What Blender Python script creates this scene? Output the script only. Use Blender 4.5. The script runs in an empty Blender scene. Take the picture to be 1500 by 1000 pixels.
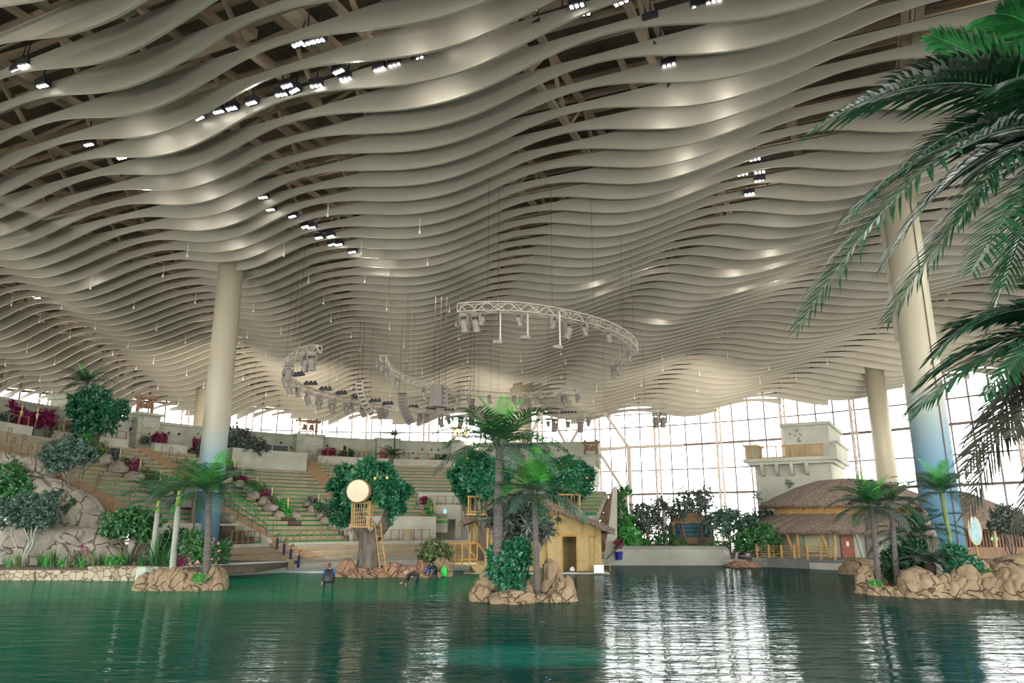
import bpy, bmesh, math, random
import numpy as np
from mathutils import Vector, Matrix, noise
random.seed(7)
rnd = random.Random(11)
SC = bpy.context.scene
COL = SC.collection
PI = math.pi
# ------------------------------------------------------------------ camera
CAMH = 3.0; PITCH = math.radians(14); FPX = 1083.0
cd = bpy.data.cameras.new('camera'); cam = bpy.data.objects.new('camera', cd); COL.objects.link(cam)
cd.sensor_width = 36; cd.lens = 36*FPX/1500; cd.clip_end = 2000; cd.clip_start = 0.05
cam.location = (0, 0, CAMH); cam.rotation_euler = (PI/2+PITCH, 0, 0)
SC.camera = cam
# ------------------------------------------------------------------ world, sun, exposure
SC.view_settings.view_transform = 'Standard'; SC.view_settings.look = 'None'
SC.view_settings.gamma = 1; SC.view_settings.use_curve_mapping = False
SC.view_settings.exposure = -0.55
W = bpy.data.worlds.new('sky'); SC.world = W; W.use_nodes = True
nt = W.node_tree; nt.nodes.clear()
wo = nt.nodes.new('ShaderNodeOutputWorld'); bg = nt.nodes.new('ShaderNodeBackground')
tc = nt.nodes.new('ShaderNodeTexCoord'); sp = nt.nodes.new('ShaderNodeSeparateXYZ'); cr = nt.nodes.new('ShaderNodeValToRGB')
nt.links.new(tc.outputs['Generated'], sp.inputs[0]); nt.links.new(sp.outputs[2], cr.inputs[0])
cr.color_ramp.elements[0].position = 0.0; cr.color_ramp.elements[0].color = (.45, .42, .37, 1)
cr.color_ramp.elements[1].position = 0.03; cr.color_ramp.elements[1].color = (1, .985, .95, 1)
nt.links.new(cr.outputs[0], bg.inputs[0]); bg.inputs[1].default_value = 11.0
nt.links.new(bg.outputs[0], wo.inputs[0])

def lamp(kind, loc, energy, color=(1,1,1), target=None, **kw):
    d = bpy.data.lights.new('lamp', kind); d.energy = energy; d.color = color
    for k, v in kw.items(): setattr(d, k, v)
    o = bpy.data.objects.new('lamp', d); COL.objects.link(o); o.location = loc
    if target is not None:
        o.rotation_euler = (Vector(target)-Vector(loc)).to_track_quat('-Z', 'Y').to_euler()
    return o
# added overhead fill discs over the lagoon, standing in for the floodlight banks
for x, y in ((-28, 34), (6, 26), (30, 40), (-8, 62), (-34, 72), (28, 70)):
    lamp('AREA', (x, y, 22.5), 1000, (1, .98, .94), (x, y+4, 0), shape='DISK', size=5)
# added point lamps that brighten the steel and deck above the baffles
for x, y in ((-30, 26), (0, 32), (28, 36), (-45, 50), (-12, 56), (22, 60)):
    lamp('POINT', (x, y, 28.6), 420, (1, .9, .78), shadow_soft_size=.05)
# fill lamps added at the shores and along the gallery to brighten the baffles
for x, y in ((-45, 4), (-15, -8), (15, -8), (42, 6)):
    lamp('AREA', (x, y, 2.2), 2300, (1, .97, .92), (x*.8, 66, 25), shape='DISK', size=6, spread=1.1)
for x, y, tx, ty, e in ((-34, 46.5, -42, 84, 7000), (-14, 57, -18, 88, 9000), (12, 64.5, 10, 96, 8000), (36, 66, 40, 92, 7000)):
    lamp('SPOT', (x, y, 1.2), e, (1, .92, .80), (tx, ty, 24), spot_size=1.9, spot_blend=1, shadow_soft_size=.15)
for x, y, tx, ty, e in ((-42, 72, -66, 92, 30000), (-36, 84, -52, 112, 30000), (-27, 92, -34, 120, 28000), (-5, 98, -8, 124, 24000), (22, 90, 26, 116, 20000), (40, 72, 52, 100, 9000)):
    lamp('SPOT', (x, y, 14.7), e, (1, .88, .70), (tx, ty, 24), spot_size=2.2, spot_blend=1, shadow_soft_size=.15)

# ------------------------------------------------------------------ geometry helpers
def ray(px, py):
    a = (px-750)/FPX; b = (500-py)/FPX
    return Vector((a, math.cos(PITCH)-b*math.sin(PITCH), math.sin(PITCH)+b*math.cos(PITCH)))
def at(px, py, Y):
    r = ray(px, py); t = Y/r.y; return Vector((r.x*t, Y, CAMH+r.z*t))
def onz(px, py, z=0.0):
    r = ray(px, py); t = (z-CAMH)/r.z; return Vector((r.x*t, r.y*t, z))
MATS = {}
def mat(name, col, rough=.7, col2=None, scale=3.0, amt=.5, bump=0.0, bscale=None, metal=0.0, detail=4, spec=.5, stretch=None, trans=0, emit=None, coords='Object'):
    if name in MATS: return MATS[name]
    m = bpy.data.materials.new(name); m.use_nodes = True; n = m.node_tree; b = n.nodes['Principled BSDF']
    b.inputs['Roughness'].default_value = rough; b.inputs['Metallic'].default_value = metal
    b.inputs['Specular IOR Level'].default_value = spec
    b.inputs['Base Color'].default_value = (*col, 1)
    if col2 or bump:
        t = n.nodes.new('ShaderNodeTexCoord'); mp = n.nodes.new('ShaderNodeMapping')
        n.links.new(t.outputs[coords], mp.inputs[0])
        if stretch: mp.inputs['Scale'].default_value = stretch
        no = n.nodes.new('ShaderNodeTexNoise'); no.inputs['Scale'].default_value = scale; no.inputs['Detail'].default_value = detail
        n.links.new(mp.outputs[0], no.inputs[0])
        if col2:
            r = n.nodes.new('ShaderNodeValToRGB'); w = .25*amt
            r.color_ramp.elements[0].position = .5-w; r.color_ramp.elements[1].position = .5+w
            r.color_ramp.elements[0].color = (*col, 1); r.color_ramp.elements[1].color = (*col2, 1)
            n.links.new(no.outputs[0], r.inputs[0]); n.links.new(r.outputs[0], b.inputs['Base Color'])
        if bump:
            nb = n.nodes.new('ShaderNodeTexNoise'); nb.inputs['Scale'].default_value = bscale or scale*3; nb.inputs['Detail'].default_value = 5
            n.links.new(mp.outputs[0], nb.inputs[0])
            bp = n.nodes.new('ShaderNodeBump'); bp.inputs['Strength'].default_value = bump; bp.inputs['Distance'].default_value = .1
            n.links.new(nb.outputs[0], bp.inputs['Height']); n.links.new(bp.outputs[0], b.inputs['Normal'])
    if trans: b.inputs['Subsurface Weight'].default_value = 0
    if emit:
        b.inputs['Emission Color'].default_value = (*emit[:3], 1); b.inputs['Emission Strength'].default_value = emit[3]
    MATS[name] = m; return m

def cracked(name, sc=.7, wid=.010):
    m = MATS[name]; n = m.node_tree; b = n.nodes['Principled BSDF']
    t = n.nodes.new('ShaderNodeTexCoord'); no = n.nodes.new('ShaderNodeTexNoise'); no.inputs['Scale'].default_value = 1.2
    va = n.nodes.new('ShaderNodeVectorMath'); va.operation = 'MULTIPLY_ADD'; va.inputs[1].default_value = (.7, .7, .7)
    n.links.new(t.outputs['Object'], no.inputs[0]); n.links.new(no.outputs['Color'], va.inputs[0]); n.links.new(t.outputs['Object'], va.inputs[2])
    v = n.nodes.new('ShaderNodeTexVoronoi'); v.feature = 'DISTANCE_TO_EDGE'; v.inputs['Scale'].default_value = sc; n.links.new(va.outputs[0], v.inputs['Vector'])
    r = n.nodes.new('ShaderNodeValToRGB'); r.color_ramp.elements[0].color = (.32,.26,.22,1); r.color_ramp.elements[0].position = wid*.35; r.color_ramp.elements[1].position = wid*1.6; n.links.new(v.outputs[0], r.inputs[0])
    mx = n.nodes.new('ShaderNodeMixRGB'); mx.blend_type = 'MULTIPLY'; mx.inputs[0].default_value = 1
    src = b.inputs['Base Color'].links[0].from_socket; n.links.new(src, mx.inputs[1]); n.links.new(r.outputs[0], mx.inputs[2]); n.links.new(mx.outputs[0], b.inputs['Base Color'])
    bp = n.nodes.new('ShaderNodeBump'); bp.inputs['Distance'].default_value = .12; n.links.new(r.outputs[0], bp.inputs['Height'])
    old = b.inputs['Normal'].links[0].from_socket; n.links.new(old, bp.inputs['Normal']); n.links.new(bp.outputs[0], b.inputs['Normal'])

class MB:
    def __init__(s): s.v = []; s.f = []; s.mi = []; s.cur = 0
    def add(s, vs, fs):
        n = len(s.v); s.v.extend([tuple(p) for p in vs]); s.f.extend([tuple(i+n for i in f) for f in fs]); s.mi.extend([s.cur]*len(fs)); return s
    def box(s, c, d, rz=0, M=None):
        x, y, z = d[0]/2, d[1]/2, d[2]/2
        vs = [Vector((i*x, j*y, k*z)) for k in (-1, 1) for j in (-1, 1) for i in (-1, 1)]
        R = M if M is not None else Matrix.Rotation(rz, 3, 'Z')
        vs = [R @ p + Vector(c) for p in vs]
        return s.add(vs, [(0,2,3,1),(4,5,7,6),(0,1,5,4),(2,6,7,3),(0,4,6,2),(1,3,7,5)])
    def bar(s, p, q, w, h=None):
        p = Vector(p); q = Vector(q); h = h or w; d = q-p; L = d.length
        if L < 1e-6: return s
        return s.box((p+q)/2, (w, h, L), M=d.to_track_quat('Z', 'Y').to_matrix())
    def tube(s, pts, r, n=8, cap=True):
        pts = [Vector(p) for p in pts]; k = len(pts)
        rs = r if isinstance(r, (list, tuple)) else [r]*k
        vs = []; 
        up = None
        for i, p in enumerate(pts):
            d = (pts[min(i+1, k-1)]-pts[max(i-1, 0)]).normalized()
            if up is None:
                up = Vector((0, 0, 1)) if abs(d.z) < .9 else Vector((1, 0, 0))
            a = d.cross(up)
            if a.length < 1e-4: up = Vector((1, 0, 0)); a = d.cross(up)
            a.normalize(); b = a.cross(d).normalized(); up = b
            for j in range(n):
                t = 2*PI*j/n; vs.append(p+(a*math.cos(t)+b*math.sin(t))*rs[i])
        fs = [(i*n+j, i*n+(j+1) % n, (i+1)*n+(j+1) % n, (i+1)*n+j) for i in range(k-1) for j in range(n)]
        if cap: fs += [tuple(range(n))[::-1], tuple((k-1)*n+j for j in range(n))]
        return s.add(vs, fs)
    def lathe(s, prof, n=24, c=(0,0,0), M=None):
        vs = []; c = Vector(c)
        for r, z in prof:
            for j in range(n):
                t = 2*PI*j/n; p = Vector((r*math.cos(t), r*math.sin(t), z))
                vs.append((M @ p if M is not None else p)+c)
        k = len(prof)
        fs = [(i*n+j, i*n+(j+1) % n, (i+1)*n+(j+1) % n, (i+1)*n+j) for i in range(k-1) for j in range(n)]
        fs += [tuple(range(n))[::-1], tuple((k-1)*n+j for j in range(n))]
        return s.add(vs, fs)
    def prism(s, poly, z0, z1):
        n = len(poly)
        vs = [(p[0], p[1], z0) for p in poly]+[(p[0], p[1], z1) for p in poly]
        fs = [tuple(range(n))[::-1], tuple(range(n, 2*n))]+[(i, (i+1) % n, n+(i+1) % n, n+i) for i in range(n)]
        return s.add(vs, fs)
    def build(s, name, m, parent=None, smooth=False, loc=None):
        me = bpy.data.meshes.new(name); me.from_pydata(s.v, [], s.f); me.update()
        for x in (m if isinstance(m, (list, tuple)) else [m]): me.materials.append(x)
        if isinstance(m, (list, tuple)): me.polygons.foreach_set('material_index', s.mi)
        if smooth: me.polygons.foreach_set('use_smooth', [True]*len(me.polygons))
        o = bpy.data.objects.new(name, me); COL.objects.link(o)
        if parent is not None:
            o.parent = parent
        if loc is not None: o.location = loc
        return o
def tag(o, label, cat, group=None):
    o['label'] = label; o['category'] = cat
    if group: o['group'] = group
    return o
def struct(o): o['kind'] = 'structure'; return o
def thing(name, label, cat, loc=(0,0,0), rz=0, group=None):
    o = bpy.data.objects.new(name, None); COL.objects.link(o); o.location = loc; o.rotation_euler = (0, 0, rz)
    o.empty_display_size = .3
    return tag(o, label, cat, group)
def clone(root, loc=None, rz=None, label=None, scale=None, group=None):
    r = root.copy(); COL.objects.link(r)
    if loc is not None: r.location = loc
    if rz is not None: r.rotation_euler = (0, 0, rz) if not isinstance(rz, tuple) else rz
    if scale is not None: r.scale = scale if isinstance(scale, tuple) else (scale,)*3
    if label: r['label'] = label
    if group: r['group'] = group
    def rec(a, b):
        for ch in a.children:
            c = ch.copy(); COL.objects.link(c); c.parent = b; rec(ch, c)
    rec(root, r)
    return r
ORD = ['first', 'second', 'third', 'fourth', 'fifth', 'sixth', 'seventh', 'eighth', 'ninth', 'tenth', 'eleventh', 'twelfth', 'thirteenth', 'fourteenth', 'fifteenth', 'sixteenth', 'seventeenth', 'eighteenth', 'nineteenth', 'twentieth', 'twenty-first', 'twenty-second', 'twenty-third', 'twenty-fourth', 'twenty-fifth', 'twenty-sixth', 'twenty-seventh', 'twenty-eighth', 'twenty-ninth', 'thirtieth']

# ------------------------------------------------------------------ palette
CONC = mat('weathered_concrete', (.32,.32,.26), .85, (.47,.46,.38), .6, 1.2, .3, 6)
CONC_G = mat('greenish_plaster', (.27,.29,.22), .85, (.42,.43,.35), .8, 1.2, .3, 6)
STEPM = mat('terrace_stone', (.22,.175,.11), .9, (.35,.29,.195), 1.2, 1.4, .3, 8)
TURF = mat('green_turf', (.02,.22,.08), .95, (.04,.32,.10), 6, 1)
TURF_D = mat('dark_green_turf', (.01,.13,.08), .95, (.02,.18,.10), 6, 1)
BROWN = mat('brown_stained_step', (.22,.145,.08), .9, (.31,.205,.115), 2, 1.3)
METAL_W = mat('off_white_steel', (.62,.55,.49), .5)
METAL_G = mat('galvanised_grey', (.45,.42,.38), .45, metal=.3)
DARK = mat('dark_bronze_rail', (.10,.07,.05), .5)
BLACK = mat('black_housing', (.02,.02,.03), .5)
ROCK = mat('tan_rock', (.15,.105,.06), .9, (.36,.27,.17), 1.3, 1.6, .9, 5)
ROCK_G = mat('grey_beige_rock', (.15,.133,.107), .9, (.33,.298,.243), .5, 1.4, .8, 3)
ROCK_R = mat('reddish_brown_rock', (.20,.11,.07), .9, (.36,.22,.14), 1.1, 1.5, .8, 5)
cracked('tan_rock'); cracked('reddish_brown_rock'); cracked('grey_beige_rock', .3, .007)
BAMBOO = mat('golden_bamboo', (.30,.165,.04), .55, (.46,.28,.085), 3, 1)
BAMBOO_P = mat('pale_bamboo', (.42,.31,.14), .6, (.55,.43,.22), 3, 1)
WOOD = mat('brown_wood', (.17,.10,.06), .8, (.28,.17,.10), 4, 1, stretch=(1,1,.2))
DOORR = mat('red_brown_door', (.25,.07,.04), .6, (.32,.10,.05), 3, 1)
THATCH = mat('thatch', (.08,.058,.043), 1, (.37,.285,.22), 9, .9, 1.0, 14)
BARK = mat('grey_bark', (.06,.05,.042), .95, (.22,.185,.155), 5, 1.0, 1, 8, stretch=(1,1,.25))
PTRUNK = mat('palm_trunk', (.06,.053,.05), .95, (.15,.135,.12), 2.5, 1.2, .6, 9, stretch=(.3,.3,3))
PTRUNK_P = mat('pale_palm_trunk', (.22,.26,.22), .8, (.36,.38,.32), 2.5, 1.2, .3, 9, stretch=(.3,.3,3))
SHAFTG = mat('green_crownshaft', (.25,.38,.05), .5, (.40,.48,.08), 2, 1)
def leafm(name, a, b, sc=5):
    m = mat(name, a, .38, b, sc, 1.1, detail=3); return m
L_DK = leafm('leaf_dark', (.006,.030,.012), (.02,.10,.035))
L_MD = leafm('leaf_mid', (.015,.075,.02), (.05,.20,.05))
L_BR = leafm('leaf_bright', (.03,.19,.03), (.10,.42,.08))
L_EM = leafm('leaf_emerald', (.004,.05,.026), (.035,.22,.095))
L_BL = leafm('leaf_bluegreen', (.02,.06,.045), (.09,.17,.12))
L_OL = leafm('leaf_olive', (.05,.09,.03), (.16,.22,.07))
L_GR = leafm('leaf_greyish', (.035,.05,.045), (.12,.15,.12))
L_PU = leafm('leaf_magenta', (.09,.004,.03), (.28,.02,.09))
L_YE = leafm('leaf_yellow', (.45,.38,.05), (.65,.50,.10))
SOIL = mat('dark_soil', (.05,.04,.03), 1, (.10,.08,.05), 3, 1)

# ------------------------------------------------------------------ the round hall
HC = (-15.0, 40.0); HR = 88.0
FD = Vector((.91, -.4146, 0)).normalized(); FN = Vector((-FD.y, FD.x, 0))
KW = [-117,-108,-99,-90,-81,-72,-63,-54,-45,-36.5,-25,-16,-8,2,10.5,18.3,26.8,33.5,44,53,62,71,80,89]
KP = [i*PI for i in range(len(KW))]
def fin_z(x, y):
    u = x*FD.x+y*FD.y; v = x*FN.x+y*FN.y
    p = np.interp(u+.65*v, KW, KP)
    d = 1.1-.67*math.cos(p)
    r = math.hypot(x-HC[0], y-HC[1]); t = max(0, min(1, (r-48)/40))
    drop = 4.6*t*t
    return 25.7-drop, 25.7-drop-d
FIN = mat('champagne_baffle', (.345,.325,.275), .48, (.40,.38,.325), .35, 1, metal=.4, spec=.5)
vv = 23.45-1.9*9
k = 0
while vv < 130:
    cu = HC[0]*FD.x+HC[1]*FD.y; cv = HC[0]*FN.x+HC[1]*FN.y
    h = HR-.8; q = h*h-(vv-cv)**2
    if q > 40:
        L = math.sqrt(q); u0, u1 = cu-L, cu+L; u1 = min(u1, 60)
        n = int((u1-u0)/.9)+2; b = MB(); th = .07
        vs = []
        for i in range(n):
            u = u0+(u1-u0)*i/(n-1); x = u*FD.x+vv*FN.x; y = u*FD.y+vv*FN.y
            zt, zb = fin_z(x, y); o = FN*th
            vs += [(x-o.x, y-o.y, zt), (x-o.x, y-o.y, zb), (x+o.x, y+o.y, zb), (x+o.x, y+o.y, zt)]
        fs = [(4*i+j, 4*i+(j+1) % 4, 4*i+4+(j+1) % 4, 4*i+4+j) for i in range(n-1) for j in range(4)]
        fs += [(0,1,2,3), (4*n-1,4*n-2,4*n-3,4*n-4)]
        b.add(vs, [f[::-1] for f in fs])
        o = b.build('ceiling_baffle', FIN, smooth=False)
        q0 = onz(0, 0, 24.6); nb = int(round((vv-(q0.x*FN.x+q0.y*FN.y))/1.9+.5))
        tag(o, ('%s wavy champagne-coloured ceiling baffle counted down the left edge of the photo' % ORD[nb-1]) if 1 <= nb <= 30 else
            ('wavy champagne-coloured ceiling baffle in the crowded far part above the windows' if nb > 30 else 'wavy champagne-coloured ceiling baffle right overhead, above the top edge of the photo'), 'ceiling baffle', 'wavy baffles in rows under the whole roof')
    vv += 1.9; k += 1

# roof deck and its steel above the baffles
DECK = mat('dark_roof_deck', (.07,.052,.038), .9, (.11,.085,.06), 1.5, 1)
STEEL = mat('brown_roof_steel', (.30,.23,.17), .8, (.40,.31,.23), .8, 1)
b = MB(); b.lathe([(HR+2, 32.2), (HR+2, 32.6)], 96, (HC[0], HC[1], 0)); struct(b.build('ceiling', DECK))
b = MB(); b2 = MB(); b3 = MB()
def chord(vec_d, vec_n, off):
    c = Vector((HC[0], HC[1], 0)); cu = c.dot(vec_d); cv = c.dot(vec_n)
    q = (HR-3)**2-(off-cv)**2
    if q <= 0: return None
    L = math.sqrt(q); return vec_d*(cu-L)+vec_n*off, vec_d*(cu+L)+vec_n*off, 2*L
gd = Vector((math.cos(1.15), math.sin(1.15), 0)); gn = Vector((-gd.y, gd.x, 0))
for off in np.arange(-90, 110, 6.5):      # deep lattice girders
    c = chord(gd, gn, off)
    if not c: continue
    p, q, L = c; Z = Vector((0,0,1))
    b.bar(p+Z*27.6, q+Z*27.6, .38, .28); b.bar(p+Z*31, q+Z*31, .4, .3)
    m_ = int(L/3.2)
    for i in range(m_):
        a = p.lerp(q, i/m_); e = p.lerp(q, (i+1)/m_)
        b.bar(a+Z*(27.6 if i % 2 else 31), e+Z*(31 if i % 2 else 27.6), .22)
for off in np.arange(-120, 120, 1.9):     # purlins
    c = chord(gn, gd, off)
    if not c: continue
    b2.bar(c[0]+Vector((0,0,31.7)), c[1]+Vector((0,0,31.7)), .22, .4)
for off in np.arange(-110, 125, 3.8):     # hanger rails that carry the baffles
    c = chord(FD, FN, off)
    if not c: continue
    b3.bar(c[0]+Vector((0,0,26.6)), c[1]+Vector((0,0,26.6)), .1, .1)
rd = random.Random(3)
for i in range(130):                       # ducts and panels
    x = HC[0]+rd.uniform(-75, 75); y = rd.uniform(10, 110)
    M = Matrix.Rotation(1.15+(PI/2 if rd.random() < .4 else 0), 3, 'Z')
    b3.box((x, y, rd.uniform(28.3, 30)), (rd.uniform(3, 11), rd.choice([.25, .5, .9]), .5), M=M)
struct(b.build('trim_1', STEEL)); struct(b2.build('trim_2', STEEL)); struct(b3.build('trim_3', STEEL))

# ------------------------------------------------------------------ glazed facade
m = bpy.data.materials.new('clear_glass'); m.use_nodes = True; n = m.node_tree; n.nodes.clear()
o_ = n.nodes.new('ShaderNodeOutputMaterial'); mx = n.nodes.new('ShaderNodeMixShader'); tr = n.nodes.new('ShaderNodeBsdfTransparent'); gl = n.nodes.new('ShaderNodeBsdfGlossy')
tr.inputs[0].default_value = (.93,.96,.96,1); gl.inputs['Roughness'].default_value = .02
lw = n.nodes.new('ShaderNodeFresnel'); lw.inputs[0].default_value = 1.2
n.links.new(lw.outputs[0], mx.inputs[0]); n.links.new(tr.outputs[0], mx.inputs[1]); n.links.new(gl.outputs[0], mx.inputs[2]); n.links.new(mx.outputs[0], o_.inputs[0])
GLASS = m
MULL = mat('taupe_mullion', (.16,.13,.13), .5); TRUSSM = mat('pale_pink_taupe_steel', (.52,.44,.40), .5)
LEV = [.7, 4.2, 7.9, 11.6, 15.4, 18.6, 22.2, 26]
def hp(az, r, z): return Vector((HC[0]+r*math.sin(az), HC[1]+r*math.cos(az), z))
da = math.radians(6.45); az0 = math.radians(-84)
wn = 1; tn = 10
for i in range(29):
    a0 = az0+i*da; a1 = a0+da
    g = MB(); vs = []; fs = []
    for j in range(5):
        a = a0+(a1-a0)*j/4; vs += [hp(a, HR, .7), hp(a, HR, 30)]
    fs = [(2*j, 2*j+2, 2*j+3, 2*j+1) for j in range(4)]
    g.add(vs, fs); w = struct(g.build('window_%d' % wn, GLASS)); wn += 1
    f = MB()
    for j in range(4):
        a = a0+(a1-a0)*j/4; f.bar(hp(a, HR-.1, .7), hp(a, HR-.1, 30), .2, .16)
    for kz, z in enumerate(LEV):
        for j in range(4):
            a = a0+(a1-a0)*j/4; c = a0+(a1-a0)*(j+1)/4
            wd = .2 if kz % 2 else .36
            if kz in (2, 4, 6): wd = .36
            f.bar(hp(a, HR-.12, z), hp(c, HR-.12, z), wd if wd > .2 else .2, wd)
    f.build('window_frame', MULL, w)
    t = MB()
    e = .4/HR
    t.tube([hp(a0, HR-.5, .4), hp(a0, HR-.5, 29)], .17, 8); t.tube([hp(a0+e*2.6, HR-1.6, .4), hp(a0+e*2.6, HR-1.6, 29)], .15, 8)
    z = .8; s = 0
    while z < 27:
        p, q = hp(a0, HR-.5, z), hp(a0+e*2.6, HR-1.6, z+1.7)
        if s: p, q = hp(a0+e*2.6, HR-1.6, z), hp(a0, HR-.5, z+1.7)
        t.bar(p, q, .1); z += 1.7; s ^= 1
    struct(t.build('trim_%d' % tn, TRUSSM)); tn += 1
# big V struts in front of the facade
def strut_node(px, py, arms, r=86.0):
    b = MB(); d = None
    def onring(px, py, rr):
        R = ray(px, py); t = 60.0
        while t < 200:
            p = Vector((R.x*t, R.y*t, CAMH+R.z*t))
            if math.hypot(p.x-HC[0], p.y-HC[1]) > rr: return p
            t += .1
        return p
    c = onring(px, py, r)
    b.tube([(c.x, c.y, .7), (c.x, c.y, c.z)], .35, 10)
    for (x, y) in arms: b.bar(c, onring(x, y, r-.5), .45)
    return b
struct(strut_node(832, 657, [(801, 598), (868, 592), (775, 661), (890, 657)]).build('trim_5', TRUSSM))
struct(strut_node(921, 655, [(878, 594), (868, 660), (1000, 652)]).build('trim_6', TRUSSM))
struct(strut_node(916, 722, [(877, 661)]).build('trim_7', TRUSSM))
struct(strut_node(776, 640, [(797, 597), (764, 597)]).build('trim_8', TRUSSM))

# ------------------------------------------------------------------ columns
def colmat(name, blue):
    m = bpy.data.materials.new(name); m.use_nodes = True; n = m.node_tree; bs = n.nodes['Principled BSDF']
    bs.inputs['Roughness'].default_value = .5; bs.inputs['Metallic'].default_value = .05
    t = n.nodes.new('ShaderNodeTexCoord'); s_ = n.nodes.new('ShaderNodeSeparateXYZ'); n.links.new(t.outputs['Object'], s_.inputs[0])
    no = n.nodes.new('ShaderNodeTexNoise'); no.inputs['Scale'].default_value = .5; no.inputs['Detail'].default_value = 5; n.links.new(t.outputs['Object'], no.inputs[0])
    ma = n.nodes.new('ShaderNodeMath'); ma.operation = 'MULTIPLY_ADD'; ma.inputs[1].default_value = 3.0; n.links.new(no.outputs[0], ma.inputs[0]); n.links.new(s_.outputs[2], ma.inputs[2])
    mr = n.nodes.new('ShaderNodeMapRange'); mr.inputs[1].default_value = 0; mr.inputs[2].default_value = 24; n.links.new(ma.outputs[0], mr.inputs[0])
    c = n.nodes.new('ShaderNodeValToRGB'); e = c.color_ramp.elements
    top = (.36,.33,.25,1)
    e[0].position = 0; e[1].position = 1; e[1].color = top
    if blue:
        e[0].color = (.10,.24,.38,1)
        x = e.new(.34); x.color = (.17,.33,.44,1); x = e.new(.47); x.color = (.32,.38,.36,1); x = e.new(.54); x.color = top
    else: e[0].color = top
    n.links.new(mr.outputs[0], c.inputs[0]); n.links.new(c.outputs[0], bs.inputs['Base Color'])
    return m
CB = colmat('column_paint_blue_foot', True); CP = colmat('column_paint_plain', False)
def column(px, py, Y, r, label, blue=True, pipe=True):
    p = at(px, py, Y); zt = fin_z(p.x, p.y)[0]+1.5
    t = thing('column', label, 'column', (p.x, p.y, 0))
    b = MB(); b.lathe([(r, .2), (r, zt)], 40); b.build('shaft', CB if blue else CP, t, smooth=True)
    b = MB(); b.lathe([(r+.25, .0), (r+.25, .5), (r+.02, .6)], 40); b.build('base', CONC, t)
    if pipe:
        b = MB(); ang = -PI/2+.15; b.tube([(math.cos(ang)*(r+.03), math.sin(ang)*(r+.03), 1), (math.cos(ang)*(r+.03), math.sin(ang)*(r+.03), zt)], .035, 6); b.build('cable_line', DARK, t)
    return t
column(338, 399, 60, 1.02, 'tall round column with sky-blue foot, rising behind the left palm island', True, False)
column(1307, 228, 44, 1.02, 'massive round column with sky-blue foot behind the right palm island')
column(1276, 506, 91, 1.12, 'plain beige round column behind the tower, left of the biggest column', False, False)
column(763, 590, 108, 1.6, 'plain beige column behind the crown of the tall centre palm', False, False)
column(303, 578, 108, 1.5, 'plain beige column at the back, just left of the left blue-footed column', False, False)
# panel duct beside the right column
p = at(1322, 470, 50); b = MB(); b.box((0, 0, 0), (1.5, .5, 10.6), rz=.5); o = b.build('wall_panel', mat('grey_screen', (.33,.31,.26), .7, (.42,.40,.34), 2, 1), loc=(p.x, p.y, 20.8))
tag(o, 'grey flat screen panel hanging from the ceiling left of the big right column', 'panel')
# ------------------------------------------------------------------ lagoon water
m = bpy.data.materials.new('lagoon_water'); m.use_nodes = True; n = m.node_tree; bs = n.nodes['Principled BSDF']
bs.inputs['Roughness'].default_value = .04; bs.inputs['IOR'].default_value = 1.2; bs.inputs['Specular IOR Level'].default_value = .4; bs.inputs['Specular Tint'].default_value = (.75, 1, .95, 1)
t = n.nodes.new('ShaderNodeTexCoord')
def noi(scale, st, det, dist=0.0):
    mp = n.nodes.new('ShaderNodeMapping'); mp.inputs['Scale'].default_value = st; n.links.new(t.outputs['Object'], mp.inputs[0])
    x = n.nodes.new('ShaderNodeTexNoise'); x.inputs['Scale'].default_value = scale; x.inputs['Detail'].default_value = det; x.inputs['Distortion'].default_value = dist
    n.links.new(mp.outputs[0], x.inputs[0]); return x
n1 = noi(1.5, (.28, 1.2, 1), 3, .5); n2 = noi(4.5, (.4, 1.2, 1), 2, .3)
b1 = n.nodes.new('ShaderNodeBump'); b1.inputs['Strength'].default_value = 1; b1.inputs['Distance'].default_value = .042
b2_ = n.nodes.new('ShaderNodeBump'); b2_.inputs['Strength'].default_value = 1; b2_.inputs['Distance'].default_value = .006
n.links.new(n1.outputs[0], b1.inputs['Height']); n.links.new(n2.outputs[0], b2_.inputs['Height']); n.links.new(b1.outputs[0], b2_.inputs['Normal'])
n.links.new(b2_.outputs[0], bs.inputs['Normal'])
# depth of the lagoon floor gives the body colour: shallow shelf by the left wall and a shelf in the middle
s_ = n.nodes.new('ShaderNodeSeparateXYZ'); n.links.new(t.outputs['Object'], s_.inputs[0])
big = noi(.12, (1, 1, 1), 3)
def mth(op, a, b_=None, c_=None):
    x = n.nodes.new('ShaderNodeMath'); x.operation = op
    for i, q in enumerate((a, b_, c_)):
        if q is None: continue
        if isinstance(q, (int, float)): x.inputs[i].default_value = q
        else: n.links.new(q, x.inputs[i])
    return x.outputs[0]
def rng(v, a, b_):
    x = n.nodes.new('ShaderNodeMapRange'); x.interpolation_type = 'SMOOTHSTEP'; x.inputs[1].default_value = a; x.inputs[2].default_value = b_; n.links.new(v, x.inputs[0]); return x.outputs[0]
wob = mth('MULTIPLY_ADD', big.outputs[0], 5.0, -2.5)
X = mth('ADD', s_.outputs[0], wob); Yc = mth('ADD', s_.outputs[1], wob)
left = mth('MULTIPLY', rng(X, -2, -14), 1.0)
shelf = mth('MULTIPLY', rng(Yc, 31, 34), rng(X, 4, -2))
shelf = mth('MAXIMUM', shelf, mth('MULTIPLY', rng(Yc, 30, 34), 0.0))
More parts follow.
